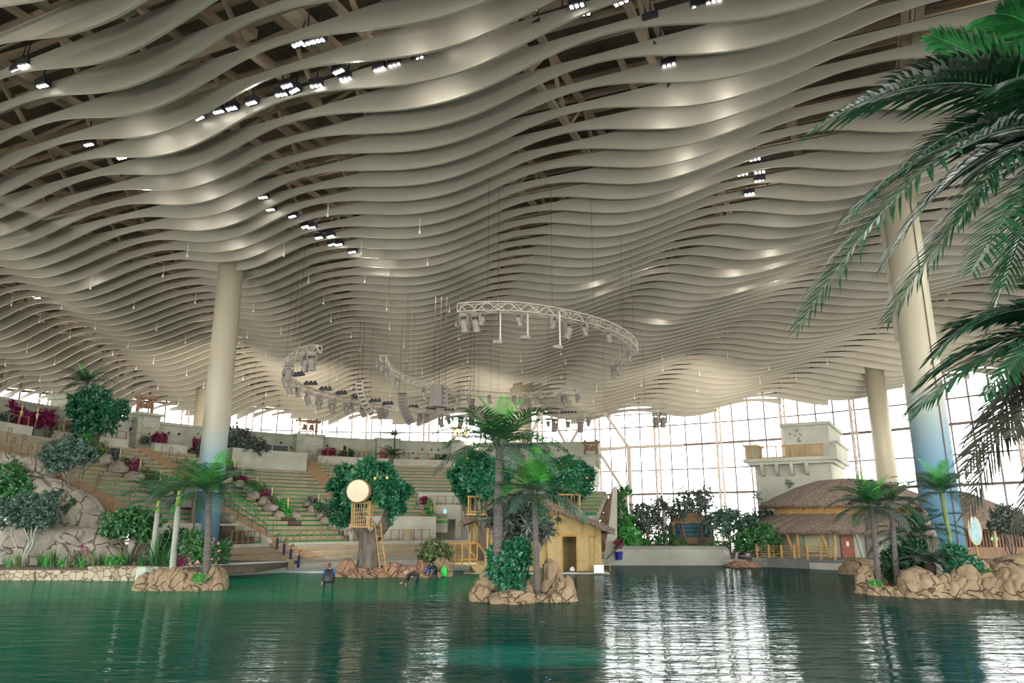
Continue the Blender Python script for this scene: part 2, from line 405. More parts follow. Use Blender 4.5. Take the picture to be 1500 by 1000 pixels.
# round teal patch in the middle foreground
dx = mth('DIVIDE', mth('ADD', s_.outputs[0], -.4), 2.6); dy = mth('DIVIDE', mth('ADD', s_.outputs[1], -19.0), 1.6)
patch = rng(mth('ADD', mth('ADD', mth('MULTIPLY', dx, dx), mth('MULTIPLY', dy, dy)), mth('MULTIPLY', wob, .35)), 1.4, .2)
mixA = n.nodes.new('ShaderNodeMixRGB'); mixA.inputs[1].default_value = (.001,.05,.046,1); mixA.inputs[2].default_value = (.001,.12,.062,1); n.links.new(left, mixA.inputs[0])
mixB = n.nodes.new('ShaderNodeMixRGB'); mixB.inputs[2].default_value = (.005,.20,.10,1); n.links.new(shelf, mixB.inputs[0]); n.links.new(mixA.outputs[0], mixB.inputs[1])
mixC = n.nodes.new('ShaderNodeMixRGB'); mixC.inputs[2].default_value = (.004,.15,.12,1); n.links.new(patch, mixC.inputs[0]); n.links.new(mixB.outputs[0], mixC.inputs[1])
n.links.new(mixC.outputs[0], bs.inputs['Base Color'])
# water body plus a mirror layer whose share follows Fresnel, limited because steep ripple faces always show some of the body
bs.inputs['Specular IOR Level'].default_value = 0.0
gls = n.nodes.new('ShaderNodeBsdfGlossy'); gls.inputs['Roughness'].default_value = .03; n.links.new(b2_.outputs[0], gls.inputs['Normal'])
fr = n.nodes.new('ShaderNodeFresnel'); fr.inputs[0].default_value = 1.33; n.links.new(b2_.outputs[0], fr.inputs['Normal'])
fm = mth('MINIMUM', fr.outputs[0], .28); mxw = n.nodes.new('ShaderNodeMixShader')
out_ = n.nodes['Material Output']; n.links.new(fm, mxw.inputs[0]); n.links.new(bs.outputs[0], mxw.inputs[1]); n.links.new(gls.outputs[0], mxw.inputs[2]); n.links.new(mxw.outputs[0], out_.inputs[0])
WATER = m
b = MB(); b.add([(-90, -40, 0), (75, -40, 0), (75, 66, 0), (-90, 66, 0)], [(0,1,2,3)])
struct(b.build('water_surface', WATER))
b = MB(); b.lathe([(300, -.65), (300, -.6)], 64, (HC[0], HC[1], 0)); struct(b.build('ground', mat('pale_ground', (.40,.36,.30), .95, (.46,.42,.35), .1, 1)))

# ------------------------------------------------------------------ land and promenade
PROM = mat('promenade_paving', (.36,.34,.29), .85, (.46,.44,.38), 1, 1)
STAGE = mat('pale_blue_stage', (.42,.50,.52), .6, (.50,.57,.58), .6, 1)
def arc(cx, cy, r, a0, a1, n_):
    return [(cx+r*math.sin(a0+(a1-a0)*i/n_), cy+r*math.cos(a0+(a1-a0)*i/n_)) for i in range(n_+1)]
land = [(-100, 44.6), (-24, 44.6), (-19.5, 45.6), (-18.1, 47.6), (-15.6, 51.9), (-13.5, 56.2), (-6, 60.5), (0, 61), (5, 60.8), (7.4, 60.6), (17.4, 60.6), (19.2, 58.4), (23.3, 53.1), (27, 50.6), (60, 48)]
far = arc(HC[0], HC[1], HR+1, math.radians(84), math.radians(-84), 30)
b = MB(); b.prism(land+far, -.6, .45); struct(b.build('floor', PROM))
b = MB(); b.prism([(-15.5, 51.5), (-13.3, 50.6), (-9, 52.5), (-2, 53.8), (3, 56), (3, 64), (-8, 76), (-20, 66)], -.5, .12); o = struct(b.build('floor_stage', STAGE)) 

# ------------------------------------------------------------------ seating bowl
BC = (0.0, 55.0); NR = 20; R0 = 22.0; DR = .975; Z0 = 1.9; DZ = .43
def bp(az, r, z): return Vector((BC[0]+r*math.sin(az), BC[1]+r*math.cos(az), z))
def ring(b, a0, a1, r0, r1, z0, z1, step=.035):
    n_ = max(1, int(abs(a1-a0)/step)); vs = []
    for i in range(n_+1):
        a = a0+(a1-a0)*i/n_
        vs += [bp(a, r0, z0), bp(a, r0, z1), bp(a, r1, z1), bp(a, r1, z0)]
    fs = [(4*i+j, 4*i+4+j, 4*i+4+(j+1) % 4, 4*i+(j+1) % 4) for i in range(n_) for j in range(4)]
    fs += [(0,1,2,3), (4*n_+3,4*n_+2,4*n_+1,4*n_)]
    b.add(vs, [f[::-1] for f in fs]); return b
RD = math.radians
# raked slab under all rows
def zr(r): return Z0+DZ*(r-R0)/DR
AI = 0.0
def section(a0, a1, k0, k1, label, dark=False):
    t = thing('seating_section', label, 'seating terrace', (0, 0, 0))
    s = MB()
    for k in range(k0, k1):
        r = R0+k*DR; ring(s, a0, a1, r+.34, r+DR+.34, max(0.3, Z0+(k-3)*DZ), Z0+k*DZ-.0)
    s.build('riser', CONC, t)
    for k in range(k0, k1):
        r = R0+k*DR; z = Z0+k*DZ
        b = MB(); ring(b, a0, a1, r, r+.50, z-.30, z+.22); b.build('bench_row', STEPM, t)
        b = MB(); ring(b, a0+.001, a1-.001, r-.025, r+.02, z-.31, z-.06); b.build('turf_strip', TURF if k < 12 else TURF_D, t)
    return t
def stairs(a0, a1, k0, k1, label, m=None):
    t = MB(); n_ = (k1-k0)*2
    for i in range(n_):
        r = R0+(k0+i/2)*DR; z = Z0+(k0+i/2)*DZ+.1
        ring(t, a0, a1, r, r+DR/2, z-1.0, z+.1)
    o = t.build('aisle_stairs', m or BROWN); return tag(o, label, 'stairs')
W_ = .030
section(RD(-103), RD(-94.5), 15, NR, 'terraced seating rows at the far left, behind the grey rock slope')
stairs(RD(-94.5), RD(-90.5), 6, NR, 'brown stair aisle beside the grey rock slope at the far left')
section(RD(-90.5), RD(-75.5), 3, NR, 'terraced seating rows with green turf between the left stair aisle and the left rock planter')
section(RD(-71.5), RD(-67.6), 0, 13, 'narrow block of lower seating rows left of the blue-footed column')
section(RD(-71.5), RD(-64.2), 13, NR, 'upper seating rows between the left rock planter and the orange stairs')
stairs(RD(-67.6), RD(-64.2), 0, 13, 'orange-brown stair aisle right of the blue-footed column')
stairs(RD(-64.2), RD(-61.4), 13, NR, 'orange-brown upper stair aisle left of the blue-footed column')
section(RD(-64.2), RD(-55), 0, 13, 'lower seating rows with bright green turf right of the orange stairs')
section(RD(-61.4), RD(-55), 13, NR, 'upper seating rows hidden partly behind the left blue-footed column')
section(RD(-51.5), RD(-37.6), 7, NR-1, 'broad upper seating block below the greenish control booth')
section(RD(-51.5), RD(-42.5), 3, 7, 'middle seating rows below the broad upper block')
section(RD(-55), RD(-44.5), 0, 3, 'lowest three seating rows left of the middle handrails')
stairs(RD(-37.6), RD(-34.6), 6, NR, 'orange-brown stair aisle running down from the booth to the drum tree')
section(RD(-34.6), RD(-15), 4, NR, 'wide seating block behind the two round-crowned trees')
section(RD(14.4), RD(19), 6, 12, 'low seating end block between the wall tower and the slatted stair')
section(RD(-12), RD(14.4), 6, NR, 'seating block behind the bamboo hut, topped by the right round tree and wall tower')
section(RD(-15), RD(-12), 9, NR, 'narrow seating strip above the vomitory doorway')
# raked fills closing gaps under planters
for a0, a1, k0 in ((-75.5, -71.5, 0), (-55, -51.5, 3), (-61, -55, 0)):
    b = MB(); 
# promenade steps in front
t = thing('front_steps', 'three broad curved steps in front of the seating, down to the stage', 'steps')
for i, (r0, z) in enumerate(((16.6, .55), (18.2, .95), (19.8, 1.35))):
    b = MB(); ring(b, RD(-64), RD(16), r0, 22.2, z-.5, z); b.build('step', STEPM, t)
    b = MB(); ring(b, RD(-64), RD(16), r0-.03, r0+.4, z, z+.04); b.build('nosing', CONC, t)
t = thing('side_steps', 'two broad concrete steps left of the blue posts', 'steps')
for i, (r0, z) in enumerate(((18.2, .95), (19.8, 1.35))):
    b = MB(); ring(b, RD(-84), RD(-69), r0, 22.2, z-.5, z); b.build('step', STEPM, t)
# walkway stair joining the steps with orange aisle
stair2 = MB()
for i in range(5): ring(stair2, RD(-69), RD(-64), 16.8+i, 22.2, .2, .55+.27*i)
tag(stair2.build('promenade_stairs', BROWN), 'short brown stairs with dark blue post sleeves at the foot of the seating', 'stairs')
# walkway ring between steps and rows
b = MB(); ring(b, RD(-92), RD(18), 21.4, 25.2, .3, 1.62); struct(b.build('floor_walkway', CONC))
# concrete low wall by the water, left of the stage
b = MB(); P = [onz(325, 844), onz(418, 838)]; d = (P[1]-P[0]).normalized(); nn = Vector((-d.y, d.x, 0))
q0 = P[0]-d*5; 
b.prism([tuple(q0[:2]), tuple(P[1][:2]), tuple((P[1]+nn*1.2)[:2]), tuple((q0+nn*1.2)[:2])], -.5, .72)
tag(b.build('concrete_kerb', mat('aqua_concrete', (.34,.42,.37), .8, (.46,.52,.45), 1, 1, .2)), 'low pale green concrete kerb at the water left of the stage', 'kerb')
b = MB(); c = P[1]; b.lathe([(.32, -.4), (.32, .75), (.27, .8)], 16, (c.x+.1, c.y+.5, 0)); tag(b.build('kerb_post', STEPM), 'beige rounded stone post ending the low kerb beside the stage', 'post')

# vomitory left: sloping concrete block under orange stairs
def vblock(a0, a1, prof, name, label, m=CONC):
    vs = []; n_ = len(prof)
    for a in (a0, a1):
        for r, z in prof: vs.append(bp(a, r, z))
    fs = [tuple(range(n_)), tuple(range(2*n_-1, n_-1, -1))]+[(i, n_+i, n_+(i+1) % n_, (i+1) % n_) for i in range(n_)]
    b = MB(); b.add(vs, fs); return tag(b.build(name, m), label, 'wall')
vblock(RD(-69.2), RD(-67.7), [(20.5, .4), (21.5, 2.0), (31.5, 5.9), (31.5, .4)], 'stair_wall', 'sloping concrete stair wall right of the blue-footed column')
vblock(RD(-43.4), RD(-42.2), [(21.5, .5), (22, 2.4), (27.4, 4.7), (27.4, .5)], 'stair_wall', 'sloping concrete wall carrying the middle handrails')
vblock(RD(-11.6), RD(-10.8), [(21.5, .5), (22, 2.4), (29.0, 5.3), (29.0, .5)], 'stair_wall', 'sloping concrete wall right of the vomitory doorway')
# retaining walls under raised blocks
b = MB(); ring(b, RD(-42.2), RD(-18.5), 24.6, 25.2, .5, 3.95); tag(b.build('retaining_wall', CONC), 'plain concrete retaining wall behind the drum tree below the wide seating block', 'wall')
b = MB(); ring(b, RD(-11), RD(19), 24.6, 25.2, .5, 4.0); tag(b.build('retaining_wall', CONC), 'concrete retaining wall behind the bamboo hut', 'wall')
t = thing('doorway', 'concrete vomitory doorway with a pale blue sign above it', 'doorway')
b = MB(); ring(b, RD(-18.6), RD(-11.6), 27.4, 28.2, 3.7, 5.2); ring(b, RD(-18.6), RD(-17.6), 27.4, 28.2, .5, 3.8); ring(b, RD(-12.8), RD(-11.6), 27.4, 28.2, .5, 3.8); ring(b, RD(-20), RD(-10), 30.2, 30.7, .3, 6.6); b.build('frame', CONC, t)
b = MB(); ring(b, RD(-15.6), RD(-14.9), 27.36, 27.4, 4.25, 4.75); b.build('sign', mat('sign_blue', (.3,.6,.65), .5, emit=(.3,.75,.8,.8)), t)
b = MB(); ring(b, RD(-17.4), RD(-15.6), 28.6, 28.7, .6, 3.4); b.build('door', CONC_G, t)

# planters with rocks between sections
def hnoise(p, s=1.0): return noise.noise(p*s)
def rock_mesh(sx, sy, sz, seed, sub=4, rough=.22, cut=-.35):
    bm = bmesh.new(); bmesh.ops.create_icosphere(bm, subdivisions=sub, radius=1)
    off = Vector((seed*3.7, seed*1.3, seed*7.1))
    for v in bm.verts:
        p = v.co.copy(); q = p+off
        d = 1+rough*noise.noise(q*1.1)*1.6+rough*.5*noise.noise(q*2.7)
        c = noise.voronoi(q*1.25)[0]; e = c[1]-c[0]
        d -= .2*max(0, 1-e/.12)            # joints between blocks
        d += .02*noise.noise(q*9)
        p *= d
        pw = lambda a: math.copysign(abs(a)**.85, a)
        v.co = Vector((pw(p.x)*sx, pw(p.y)*sy, max(p.z, cut)*sz))
    me = bpy.data.meshes.new('rock'); bm.to_mesh(me); bm.free()
    me.polygons.foreach_set('use_smooth', [True]*len(me.polygons)); return me
def rock(name, loc, size, seed, m, label, cat='rock', group=None, rz=0, sub=4, rough=.22, cut=-.35):
    me = rock_mesh(size[0], size[1], size[2], seed, sub, rough, cut); me.materials.append(m)
    o = bpy.data.objects.new(name, me); COL.objects.link(o); o.location = loc; o.rotation_euler = (0, 0, rz)
    return tag(o, label, cat, group)
def planter(a0, a1, r0, r1, label):
    b = MB(); n_ = 6
    for i in range(int((r1-r0)/DR)+1):
        r = r0+i*DR; ring(b, a0, a1, r, r+DR*1.02, zr(r)-1.2, zr(r)+.25)
    return tag(b.build('planting_bed', SOIL), label, 'planting bed')
planter(RD(-75.5), RD(-71.5), R0, 41.5, 'sloping dark planting bed between seating blocks, left of the tall column')
planter(RD(-55), RD(-51.5), R0+2.9, 41.5, 'sloping dark planting bed between seating blocks, right of the tall column')
planter(RD(-45.5), RD(-43.4), R0, 28.5, 'short sloping planting bed beside the middle handrails')
planter(RD(-20), RD(-18.6), 25.3, 29.5, 'small planting bed beside the vomitory doorway')
def rockline(a, r0, r1, nn_, s, who, seed, m=ROCK_G):
    for i in range(nn_):
        r = r0+(r1-r0)*i/(nn_-1); p = bp(a+rnd.uniform(-.008, .008), r, zr(r)+.25)
        k_ = s*rnd.uniform(.55, .85)
        rock('boulder', p, (k_, k_*1.1, k_*.9), seed+i, m, '%s boulder up, %s' % (ORD[i], who), 'boulder', 'boulders '+who, rnd.uniform(0, 3), 3)
rockline(RD(-75.6), 26, 41, 10, .95, 'along the left side of the left sloping planting bed', 10)
rockline(RD(-71.4), 25, 31, 4, .9, 'along the right side of the left sloping planting bed', 30)
rockline(RD(-55.2), 26, 34, 7, .8, 'on the left of the planting bed right of the tall column', 40)
rockline(RD(-51.6), 26, 31, 4, .9, 'on the right of the planting bed right of the tall column', 50)
rockline(RD(-45.5), 23.5, 28.5, 5, .75, 'beside the middle handrails', 60)
rockline(RD(-20), 25.6, 29.5, 4, .6, 'beside the vomitory doorway', 70)

# ------------------------------------------------------------------ back wall of the bowl with its towers
RW = 46.0; ZT = 10.6
b = MB(); ring(b, RD(-112), RD(14.6), 41.5, RW, 8, ZT-.15); struct(b.build('floor_gallery', CONC))
b = MB(); ring(b, RD(-112), RD(14.6), RW, RW+.5, 9, 14.0); ring(b, RD(-112), RD(14.6), RW-.12, RW+.62, 13.75, 14.05); struct(b.build('wall_back', CONC_G))
b = MB()
for a0, a1 in ((-112, -79), (-75.5, -64.8), (-60.8, -55.5), (-34, 14.6)):
    ring(b, RD(a0), RD(a1), 41.6, 42.0, 9.9, 11.2)
struct(b.build('wall_parapet', CONC))
b = MB()
for i in range(70):
    a = RD(-88+100*i/70+rnd.uniform(-.2, .2)); z = rnd.choice([12.9, 12.4, 12.9]) ; 
    if rnd.random() < .5: b.lathe([(.01, 0), (.14, .0), (.14, .1)], 10, bp(a, RW-.08, z), M=Matrix.Rotation(-a, 3, 'Z') @ Matrix.Rotation(PI/2, 3, 'X'))
o = b.build('wall_vent', BLACK); tag(o, 'scattered small round black openings along the back wall', 'vent'); o['kind'] = 'stuff'
def tower(a, w, z1, label, bells=True, door=False):
    p = bp(a, RW-.6, 0); t = thing('wall_tower', label, 'tower', (p.x, p.y, 10.4), -a)
    b = MB(); h = z1-10.4
    b.box((0, .6, h/2), (w, 2.2, h)); b.box((0, .6, h-.12), (w+.5, 2.6, .28)); b.box((0, .6, h*.5), (w+.14, 2.3, .2)); b.build('body', CONC_G, t)
    b = MB(); b.box((0, -.53, h*.76), (w*.62, .1, h*.26)); b.build('relief_panel', mat('relief_stone', (.30,.33,.29), .9, (.50,.50,.43), 5, 1, 1, 9), t)
    if door:
        b = MB(); b.box((-w*.18, -.55, h*.28), (1.0, .1, 2.2)); b.build('door', DOORR, t)
    if bells:
        f = thing('bell_frame', 'timber bell frame on the '+label, 'bell frame', (p.x+.0, p.y, z1), -a)
        b = MB(); 
        for sx in (-1, 1): b = MB(); b.tube([(sx*w*.33, .6, 0), (sx*w*.33, .6, 2.1)], .17, 8); b.build('post', WOOD, f)
        b = MB(); b.tube([(-w*.48, .6, 1.7), (w*.48, .6, 1.7)], .19, 8); b.build('crossbeam', WOOD, f)
        for sx in (-1, 1):
            b = MB(); b.lathe([(.08, .0), (.25, -.08), (.3, -.45), (.42, -.7)], 14, (sx*w*.14, .6, 1.35)); b.tube([(sx*w*.14, .6, 1.3), (sx*w*.14, .6, 1.6)], .04, 5); b.build('bell', WOOD, f, smooth=True)
    return t
def towpx(px, wpx, ytop, label, **kw):
    R = ray(px, ytop); t = 55.0
    while t < 140:
        x, y = R.x*t, R.y*t
        if y > 50 and math.hypot(x-BC[0], y-BC[1]) > RW: break
        t += .1
    a = math.atan2(x-BC[0], y-BC[1]); z = CAMH+R.z*t
    return tower(a, wpx*t/FPX*1.02, z, label, **kw)
towpx(103, 36, 584, 'tall plain wall tower behind the large dark tree at the upper left', bells=False, door=True)
towpx(211, 34, 606, 'wall tower left of the tall column')
towpx(450, 38, 637, 'wall tower right of the control booth')
towpx(566, 31, 643, 'wall tower above the drum tree', bells=False, door=True)
towpx(676, 31, 646, 'wall tower left of the tall centre palm')
towpx(866, 26, 667, 'wall tower behind the right round tree')
# control booth
t = thing('control_booth', 'greenish concrete control booth counter with black screens on its top', 'booth')
b = MB(); ring(b, RD(-51), RD(-37.8), 38.2, 38.9, 8.0, 11.1); ring(b, RD(-51), RD(-50), 38.2, 42, 8.0, 11.1); ring(b, RD(-38.8), RD(-37.8), 38.2, 42, 8.0, 11.1); b.build('counter', CONC_G, t)
for i, (a, w) in enumerate(((-46.5, .9), (-45, 1.6), (-42.7, 1.1), (-41.4, .6), (-47.8, .5))):
    b = MB(); p = bp(RD(a), 38.8, 11.45); b.box(p, (w, .15, .6), rz=-RD(a)); b.build('screen', BLACK, t)
# brown slatted stair closing the right end of the bowl
b = MB()
for i in range(20): ring(b, RD(19.3), RD(22.2), 25.2+i*.5, 25.72+i*.5, .4, 1.6+i*.28)
tag(b.build('slatted_stair', WOOD), 'brown slatted stair beside the bowl end, left of the tapered wall', 'stairs')
b = MB(); ring(b, RD(-108), RD(-69.3), 24.4, 24.9, .3, 3.2); struct(b.build('wall_left', CONC))
# dark tube beside the left column
p = at(283, 745, 58); b = MB(); b.tube([(0, 0, 0), (.1, 0, 6.6)], .2, 10); tag(b.build('dark_pipe', DARK, loc=(p.x, 58, .45)), 'thick dark brown pipe standing just left of the blue column foot', 'pipe')
# fascia ring above the glazing
b = MB()
n_ = 96
vs = []
for i in range(n_+1):
    a = RD(-100)+RD(200)*i/n_
    vs += [hp(a, HR+.5, 22.6), hp(a, HR+.5, 32.4), hp(a, HR+.9, 32.4), hp(a, HR+.9, 22.6)]
b.add(vs, [(4*i+j, 4*i+4+j, 4*i+4+(j+1) % 4, 4*i+(j+1) % 4) for i in range(n_) for j in range(4)])
struct(b.build('wall_upper', mat('beige_fascia', (.42,.37,.30), .8)))

# ------------------------------------------------------------------ foliage generators
def leaf_cloud(name, blobs, ncl, per, ll, lw, m, parent=None, seed=0, shell=.55, up=.25, loc=None, droop=.2, hole=None):
    r = np.random.RandomState(seed+1); ll *= .8; lw *= .8; ncl = int(ncl*1.45)
    vol = np.array([b_[3]*b_[4]+b_[4]*b_[5]+b_[3]*b_[5] for b_ in blobs]); vol = vol/vol.sum()
    which = r.choice(len(blobs), ncl, p=vol); B = np.array(blobs)[which]
    d = r.normal(size=(ncl, 3)); d /= np.linalg.norm(d, axis=1)[:, None]
    rad = (shell+(1-shell)*r.rand(ncl))[:, None]
    rad *= (1+.22*np.sin(d[:, :1]*5+seed)*np.cos(d[:, 1:2]*6+seed*2)+.12*np.sin(d[:, 2:3]*9+d[:, :1]*7))
    C = B[:, :3]+d*rad*B[:, 3:6]
    if hole is not None:
        keep = (((C[:, 0]-hole[0])/hole[2])**2+((C[:, 2]-hole[1])/hole[3])**2) > 1; C = C[keep]; d = d[keep]
    out = d*np.array([1, 1, .8])+np.array([0, 0, up]); out /= np.linalg.norm(out, axis=1)[:, None]
    P = np.repeat(C, per, 0); O = np.repeat(out, per, 0); N_ = len(P)
    j = r.normal(size=(N_, 3)); j /= np.linalg.norm(j, axis=1)[:, None]
    D_ = O*.55+j; D_[:, 2] -= droop*r.rand(N_); D_ /= np.linalg.norm(D_, axis=1)[:, None]
    S = np.cross(D_, r.normal(size=(N_, 3))*.35+O+1e-3); S /= (np.linalg.norm(S, axis=1)[:, None]+1e-6)
    NN = np.cross(S, D_)
    L = (ll*(.6+.7*r.rand(N_)))[:, None]; Wd = L*(lw/ll)
    a = P; mid = P+D_*L*.5; b_ = mid+S*Wd*.5+NN*Wd*.15; c = P+D_*L-NN*L*.08; e = mid-S*Wd*.5+NN*Wd*.15
    V = np.stack([a, b_, c, e], 1).reshape(-1, 3)
    me = bpy.data.meshes.new(name); me.vertices.add(len(V)); me.vertices.foreach_set('co', V.ravel())
    nf = N_*2
    idx = np.arange(N_)[:, None]*4; F = np.concatenate([idx+np.array([[0, 1, 2]]), idx+np.array([[0, 2, 3]])], 1).reshape(-1)
    me.loops.add(nf*3); me.loops.foreach_set('vertex_index', F.astype(np.int32)); me.polygons.add(nf)
    me.polygons.foreach_set('loop_start', np.arange(nf, dtype=np.int32)*3); me.polygons.foreach_set('loop_total', np.full(nf, 3, dtype=np.int32))
    me.update(); me.materials.append(m)
    o = bpy.data.objects.new(name, me); COL.objects.link(o)
    if parent is not None: o.parent = parent
    if loc is not None: o.location = loc
    return o
def PB(px, py, Y, rx, ry, rd_=None, base=None):
    """blob from picture size, relative to base"""
    p = at(px, py, Y); s = Y/FPX; q = p-(base or Vector((0,0,0)))
    return (q.x, q.y, q.z, rx*s, (rd_ or rx)*s, ry*s)
def stems(parent, base_r, tops, m=BARK, name='trunk', n=7, wig=.12, seed=0, root=(0,0,0)):
    r = random.Random(seed); b = MB()
    for tpt in tops:
        tpt = Vector(tpt); p0 = Vector(root)+Vector((r.uniform(-1, 1)*base_r*1.2, r.uniform(-1, 1)*base_r*1.2, 0)); pts = []
        for i in range(6):
            k = i/5; q = p0.lerp(tpt, k); w = tpt.length*wig*math.sin(k*PI)
            pts.append(q+Vector((r.uniform(-1, 1)*w*.5, r.uniform(-1, 1)*w*.5, w*.4)))
        b.tube(pts, [base_r*(1-.75*i/5) for i in range(6)], n)
    return b.build(name, m, parent, smooth=True)
def bush(name, px, pybase, Y, z, blobs, m, label, cat, ncl=150, per=8, ll=.28, lw=.12, nst=4, tr=.06, tm=BARK, group=None, seed=None, shell=.5, extra=None):
    base = at(px, pybase, Y); base.z = z if z is not None else base.z
    seed = seed if seed is not None else int(px*7+pybase)
    t = thing(name, label, cat, base, 0, group)
    bl = [PB(*q, base=base) for q in blobs]
    leaf_cloud('leaves', bl, ncl, per, ll, lw, m, t, seed, shell)
    if nst:
        tops = [(bl[i % len(bl)][0]+random.Random(seed+i).uniform(-.4, .4)*bl[i % len(bl)][3], bl[i % len(bl)][1], bl[i % len(bl)][2]) for i in range(nst)]
        stems(t, tr, tops, tm, 'stem', seed=seed)
    if extra: extra(t, bl)
    return t
# palm fronds ------------------------------------------------------
def frond_mesh(curve, n, ll, lw, seed=0, m=None, fold=.35, sweep=.75, droop=.35, rr=.02, nm='frond', seg=2):
    """curve(t)->Vector ; leaflets along both sides"""
    r = random.Random(seed); b = MB()
    pts = [curve(i/12) for i in range(13)]
    b.tube(pts, [rr*(1-.8*i/12) for i in range(13)], 5)
    for i in range(n):
        t = .14+.86*(i+.5)/n; p = curve(t); d = (curve(min(1, t+.02))-curve(t-.02)).normalized()
        side = d.cross(Vector((0, 0, 1)))
        if side.length < .05: side = Vector((0, 1, 0))
        side.normalize(); up = side.cross(d).normalized()
        L = ll*(math.sin(PI*min(1, (t*.85+.12)))**.6)*r.uniform(.85, 1.1)
        for s in (-1, 1):
            sw = sweep*(.5+.9*t)*r.uniform(.9, 1.15)
            dr = (side*s*1.0+d*sw+up*(fold*r.uniform(.6, 1.3))).normalized()
            q0 = p; prev = None; w0 = lw*r.uniform(.85, 1.15)
            n2 = dr.cross(up).normalized()
            wv = (d*.8+n2*.2*s).normalized()
            pl = []
            for k in range(seg+1):
                kk = k/seg
                q = q0+dr*L*kk-Vector((0, 0, 1))*droop*L*kk*kk
                ww = w0*(.55 if k == 0 else (1.0 if k < seg else .06))
                pl.append((q-wv*ww*.5, q+wv*ww*.5))
            vs = [v for pr in pl for v in pr]
            b.add(vs, [(2*k, 2*k+1, 2*k+3, 2*k+2) for k in range(seg)])
    me = bpy.data.meshes.new(nm); me.from_pydata(b.v, [], b.f); me.update(); me.materials.append(m); return me
def arcf(L, e0, dr):
    def c(t):
        # integrate an elevation that falls along the frond
        x = z = 0; N0 = 10
        for i in range(N0):
            e = e0-dr*(t*(i+.5)/N0)
            x += math.cos(e)*t*L/N0; z += math.sin(e)*t*L/N0
        return Vector((x, 0, z))
    return c
FR = {}
def frond(kind, L, m):
    key = (kind, round(L, 1), m.name)
    if key not in FR:
        e0, dr, dp = {'up': (1.35, .55, .05), 'mid': (1.0, 1.1, .2), 'out': (.62, 1.15, .3), 'low': (.15, 1.1, .45), 'cyc': (.75, 1.3, .1)}[kind]
        FR[key] = frond_mesh(arcf(L, e0, dr), 32, L*.29, L*.027, hash(kind) % 7 if False else len(FR), m, droop=dp)
    return FR[key]
def palm(name, loc, top, tr, L, label, kinds, mats, trunkm=PTRUNK, cat='palm', group=None, seed=0, shaft=None, petals=True):
    """kinds: list of (kind, count)"""
    r = random.Random(seed); loc = Vector(loc); top = Vector(top)
    t = thing(name, label, cat, loc, 0, group)
    d = top-loc; pts = [Vector((d.x*(k**1.4), d.y*k, d.z*k)) for k in [i/8 for i in range(9)]]
    b = MB(); b.tube(pts, [tr*(1.18-.3*i/8) for i in range(9)], 12); b.build('trunk', trunkm, t, smooth=True)
    if shaft:
        b = MB(); b.tube([d+Vector((0,0,-.1)), d+Vector((0,0,shaft))], [tr*.95, tr*.6], 12); b.build('crownshaft', SHAFTG, t, smooth=True); d = d+Vector((0,0,shaft))
    elif petals:
        b = MB()
        for i in range(9):
            a = 2*PI*i/9+r.random(); b.tube([d+Vector((0,0,-tr*2)), d+Vector((math.cos(a)*tr*1.2, math.sin(a)*tr*1.2, tr*.6)), d+Vector((math.cos(a)*tr*2.3, math.sin(a)*tr*2.3, tr*3))], [tr*.5, tr*.45, tr*.15], 5)
        b.build('frond_bases', PTRUNK, t)
    for kind, cnt, mm in kinds:
        a0 = r.random()*6
        for i in range(cnt):
            m_ = mm if not isinstance(mm, (list, tuple)) else mm[i % len(mm)]
            o = bpy.data.objects.new('frond', frond(kind, L, m_)); COL.objects.link(o); o.parent = t
            o.location = d; s = r.uniform(.85, 1.1)*(.8 if kind == 'up' else 1); o.scale = (s, s, s)
            o.rotation_euler = (r.uniform(-.15, .15), r.uniform(-.1, .12), a0+2*PI*i/cnt+r.uniform(-.2, .2))
    return t
K_FULL = lambda a, b_, c: [('up', 3, b_), ('mid', 9, a), ('out', 11, [a, c]), ('low', 6, [c, a])]

# ------------------------------------------------------------------ left palm island
def P0(px, py, Y, z=None):
    p = at(px, py, Y); 
    if z is not None: p.z = z
    return p
palm('palm_tree', P0(302, 845, 37.6, .3), at(306, 722, 37.6), .155, 2.75, 'grey-trunked feather palm standing on the left rock island in front of the blue column foot', K_FULL(L_MD, L_BR, L_BL), None, seed=4)
palm('palm_tree', P0(253, 830, 40.5, .3), at(261, 738, 40.5), .15, 2.4, 'pale-trunked palm with lime crownshaft just behind the left rock island', [('mid', 5, L_MD), ('out', 7, [L_BL, L_MD]), ('low', 3, L_BL)], None, PTRUNK_P, seed=5, shaft=.7)
palm('palm_tree', P0(222, 830, 45.5, .5), at(231, 748, 45.5), .15, 2.5, 'leftmost pale-trunked palm, leaning beside the shrub behind the stone edging', [('mid', 5, L_MD), ('out', 6, [L_BL, L_MD]), ('low', 3, L_BL)], None, PTRUNK_P, seed=6, shaft=.6)
isl = [((222, 852), 20, 20, 1), ((240, 847), 19, 24, 2), ((262, 846), 17, 26, 3), ((279, 850), 16, 22, 4), ((296, 858), 20, 12, 5), ((315, 852), 14, 28, 6), ((318, 840), 13, 26, 7)]
wh = ['leftmost low', 'second from left', 'tall middle', 'fourth from left', 'low front', 'rightmost upright', 'rear right']
for i, ((x, y), hw, hh, sd) in enumerate(isl):
    Y = 37.6+(1.2 if i == 6 else 0); p = P0(x, y, Y, .05); s = Y/FPX
    rock('boulder', p, (hw*s*1.12, hw*s*1.2, hh*s*1.05), sd, ROCK, wh[i]+' tan boulder of the left palm island', 'boulder', 'boulders of the left palm island', 0, 5, .16, -.2)
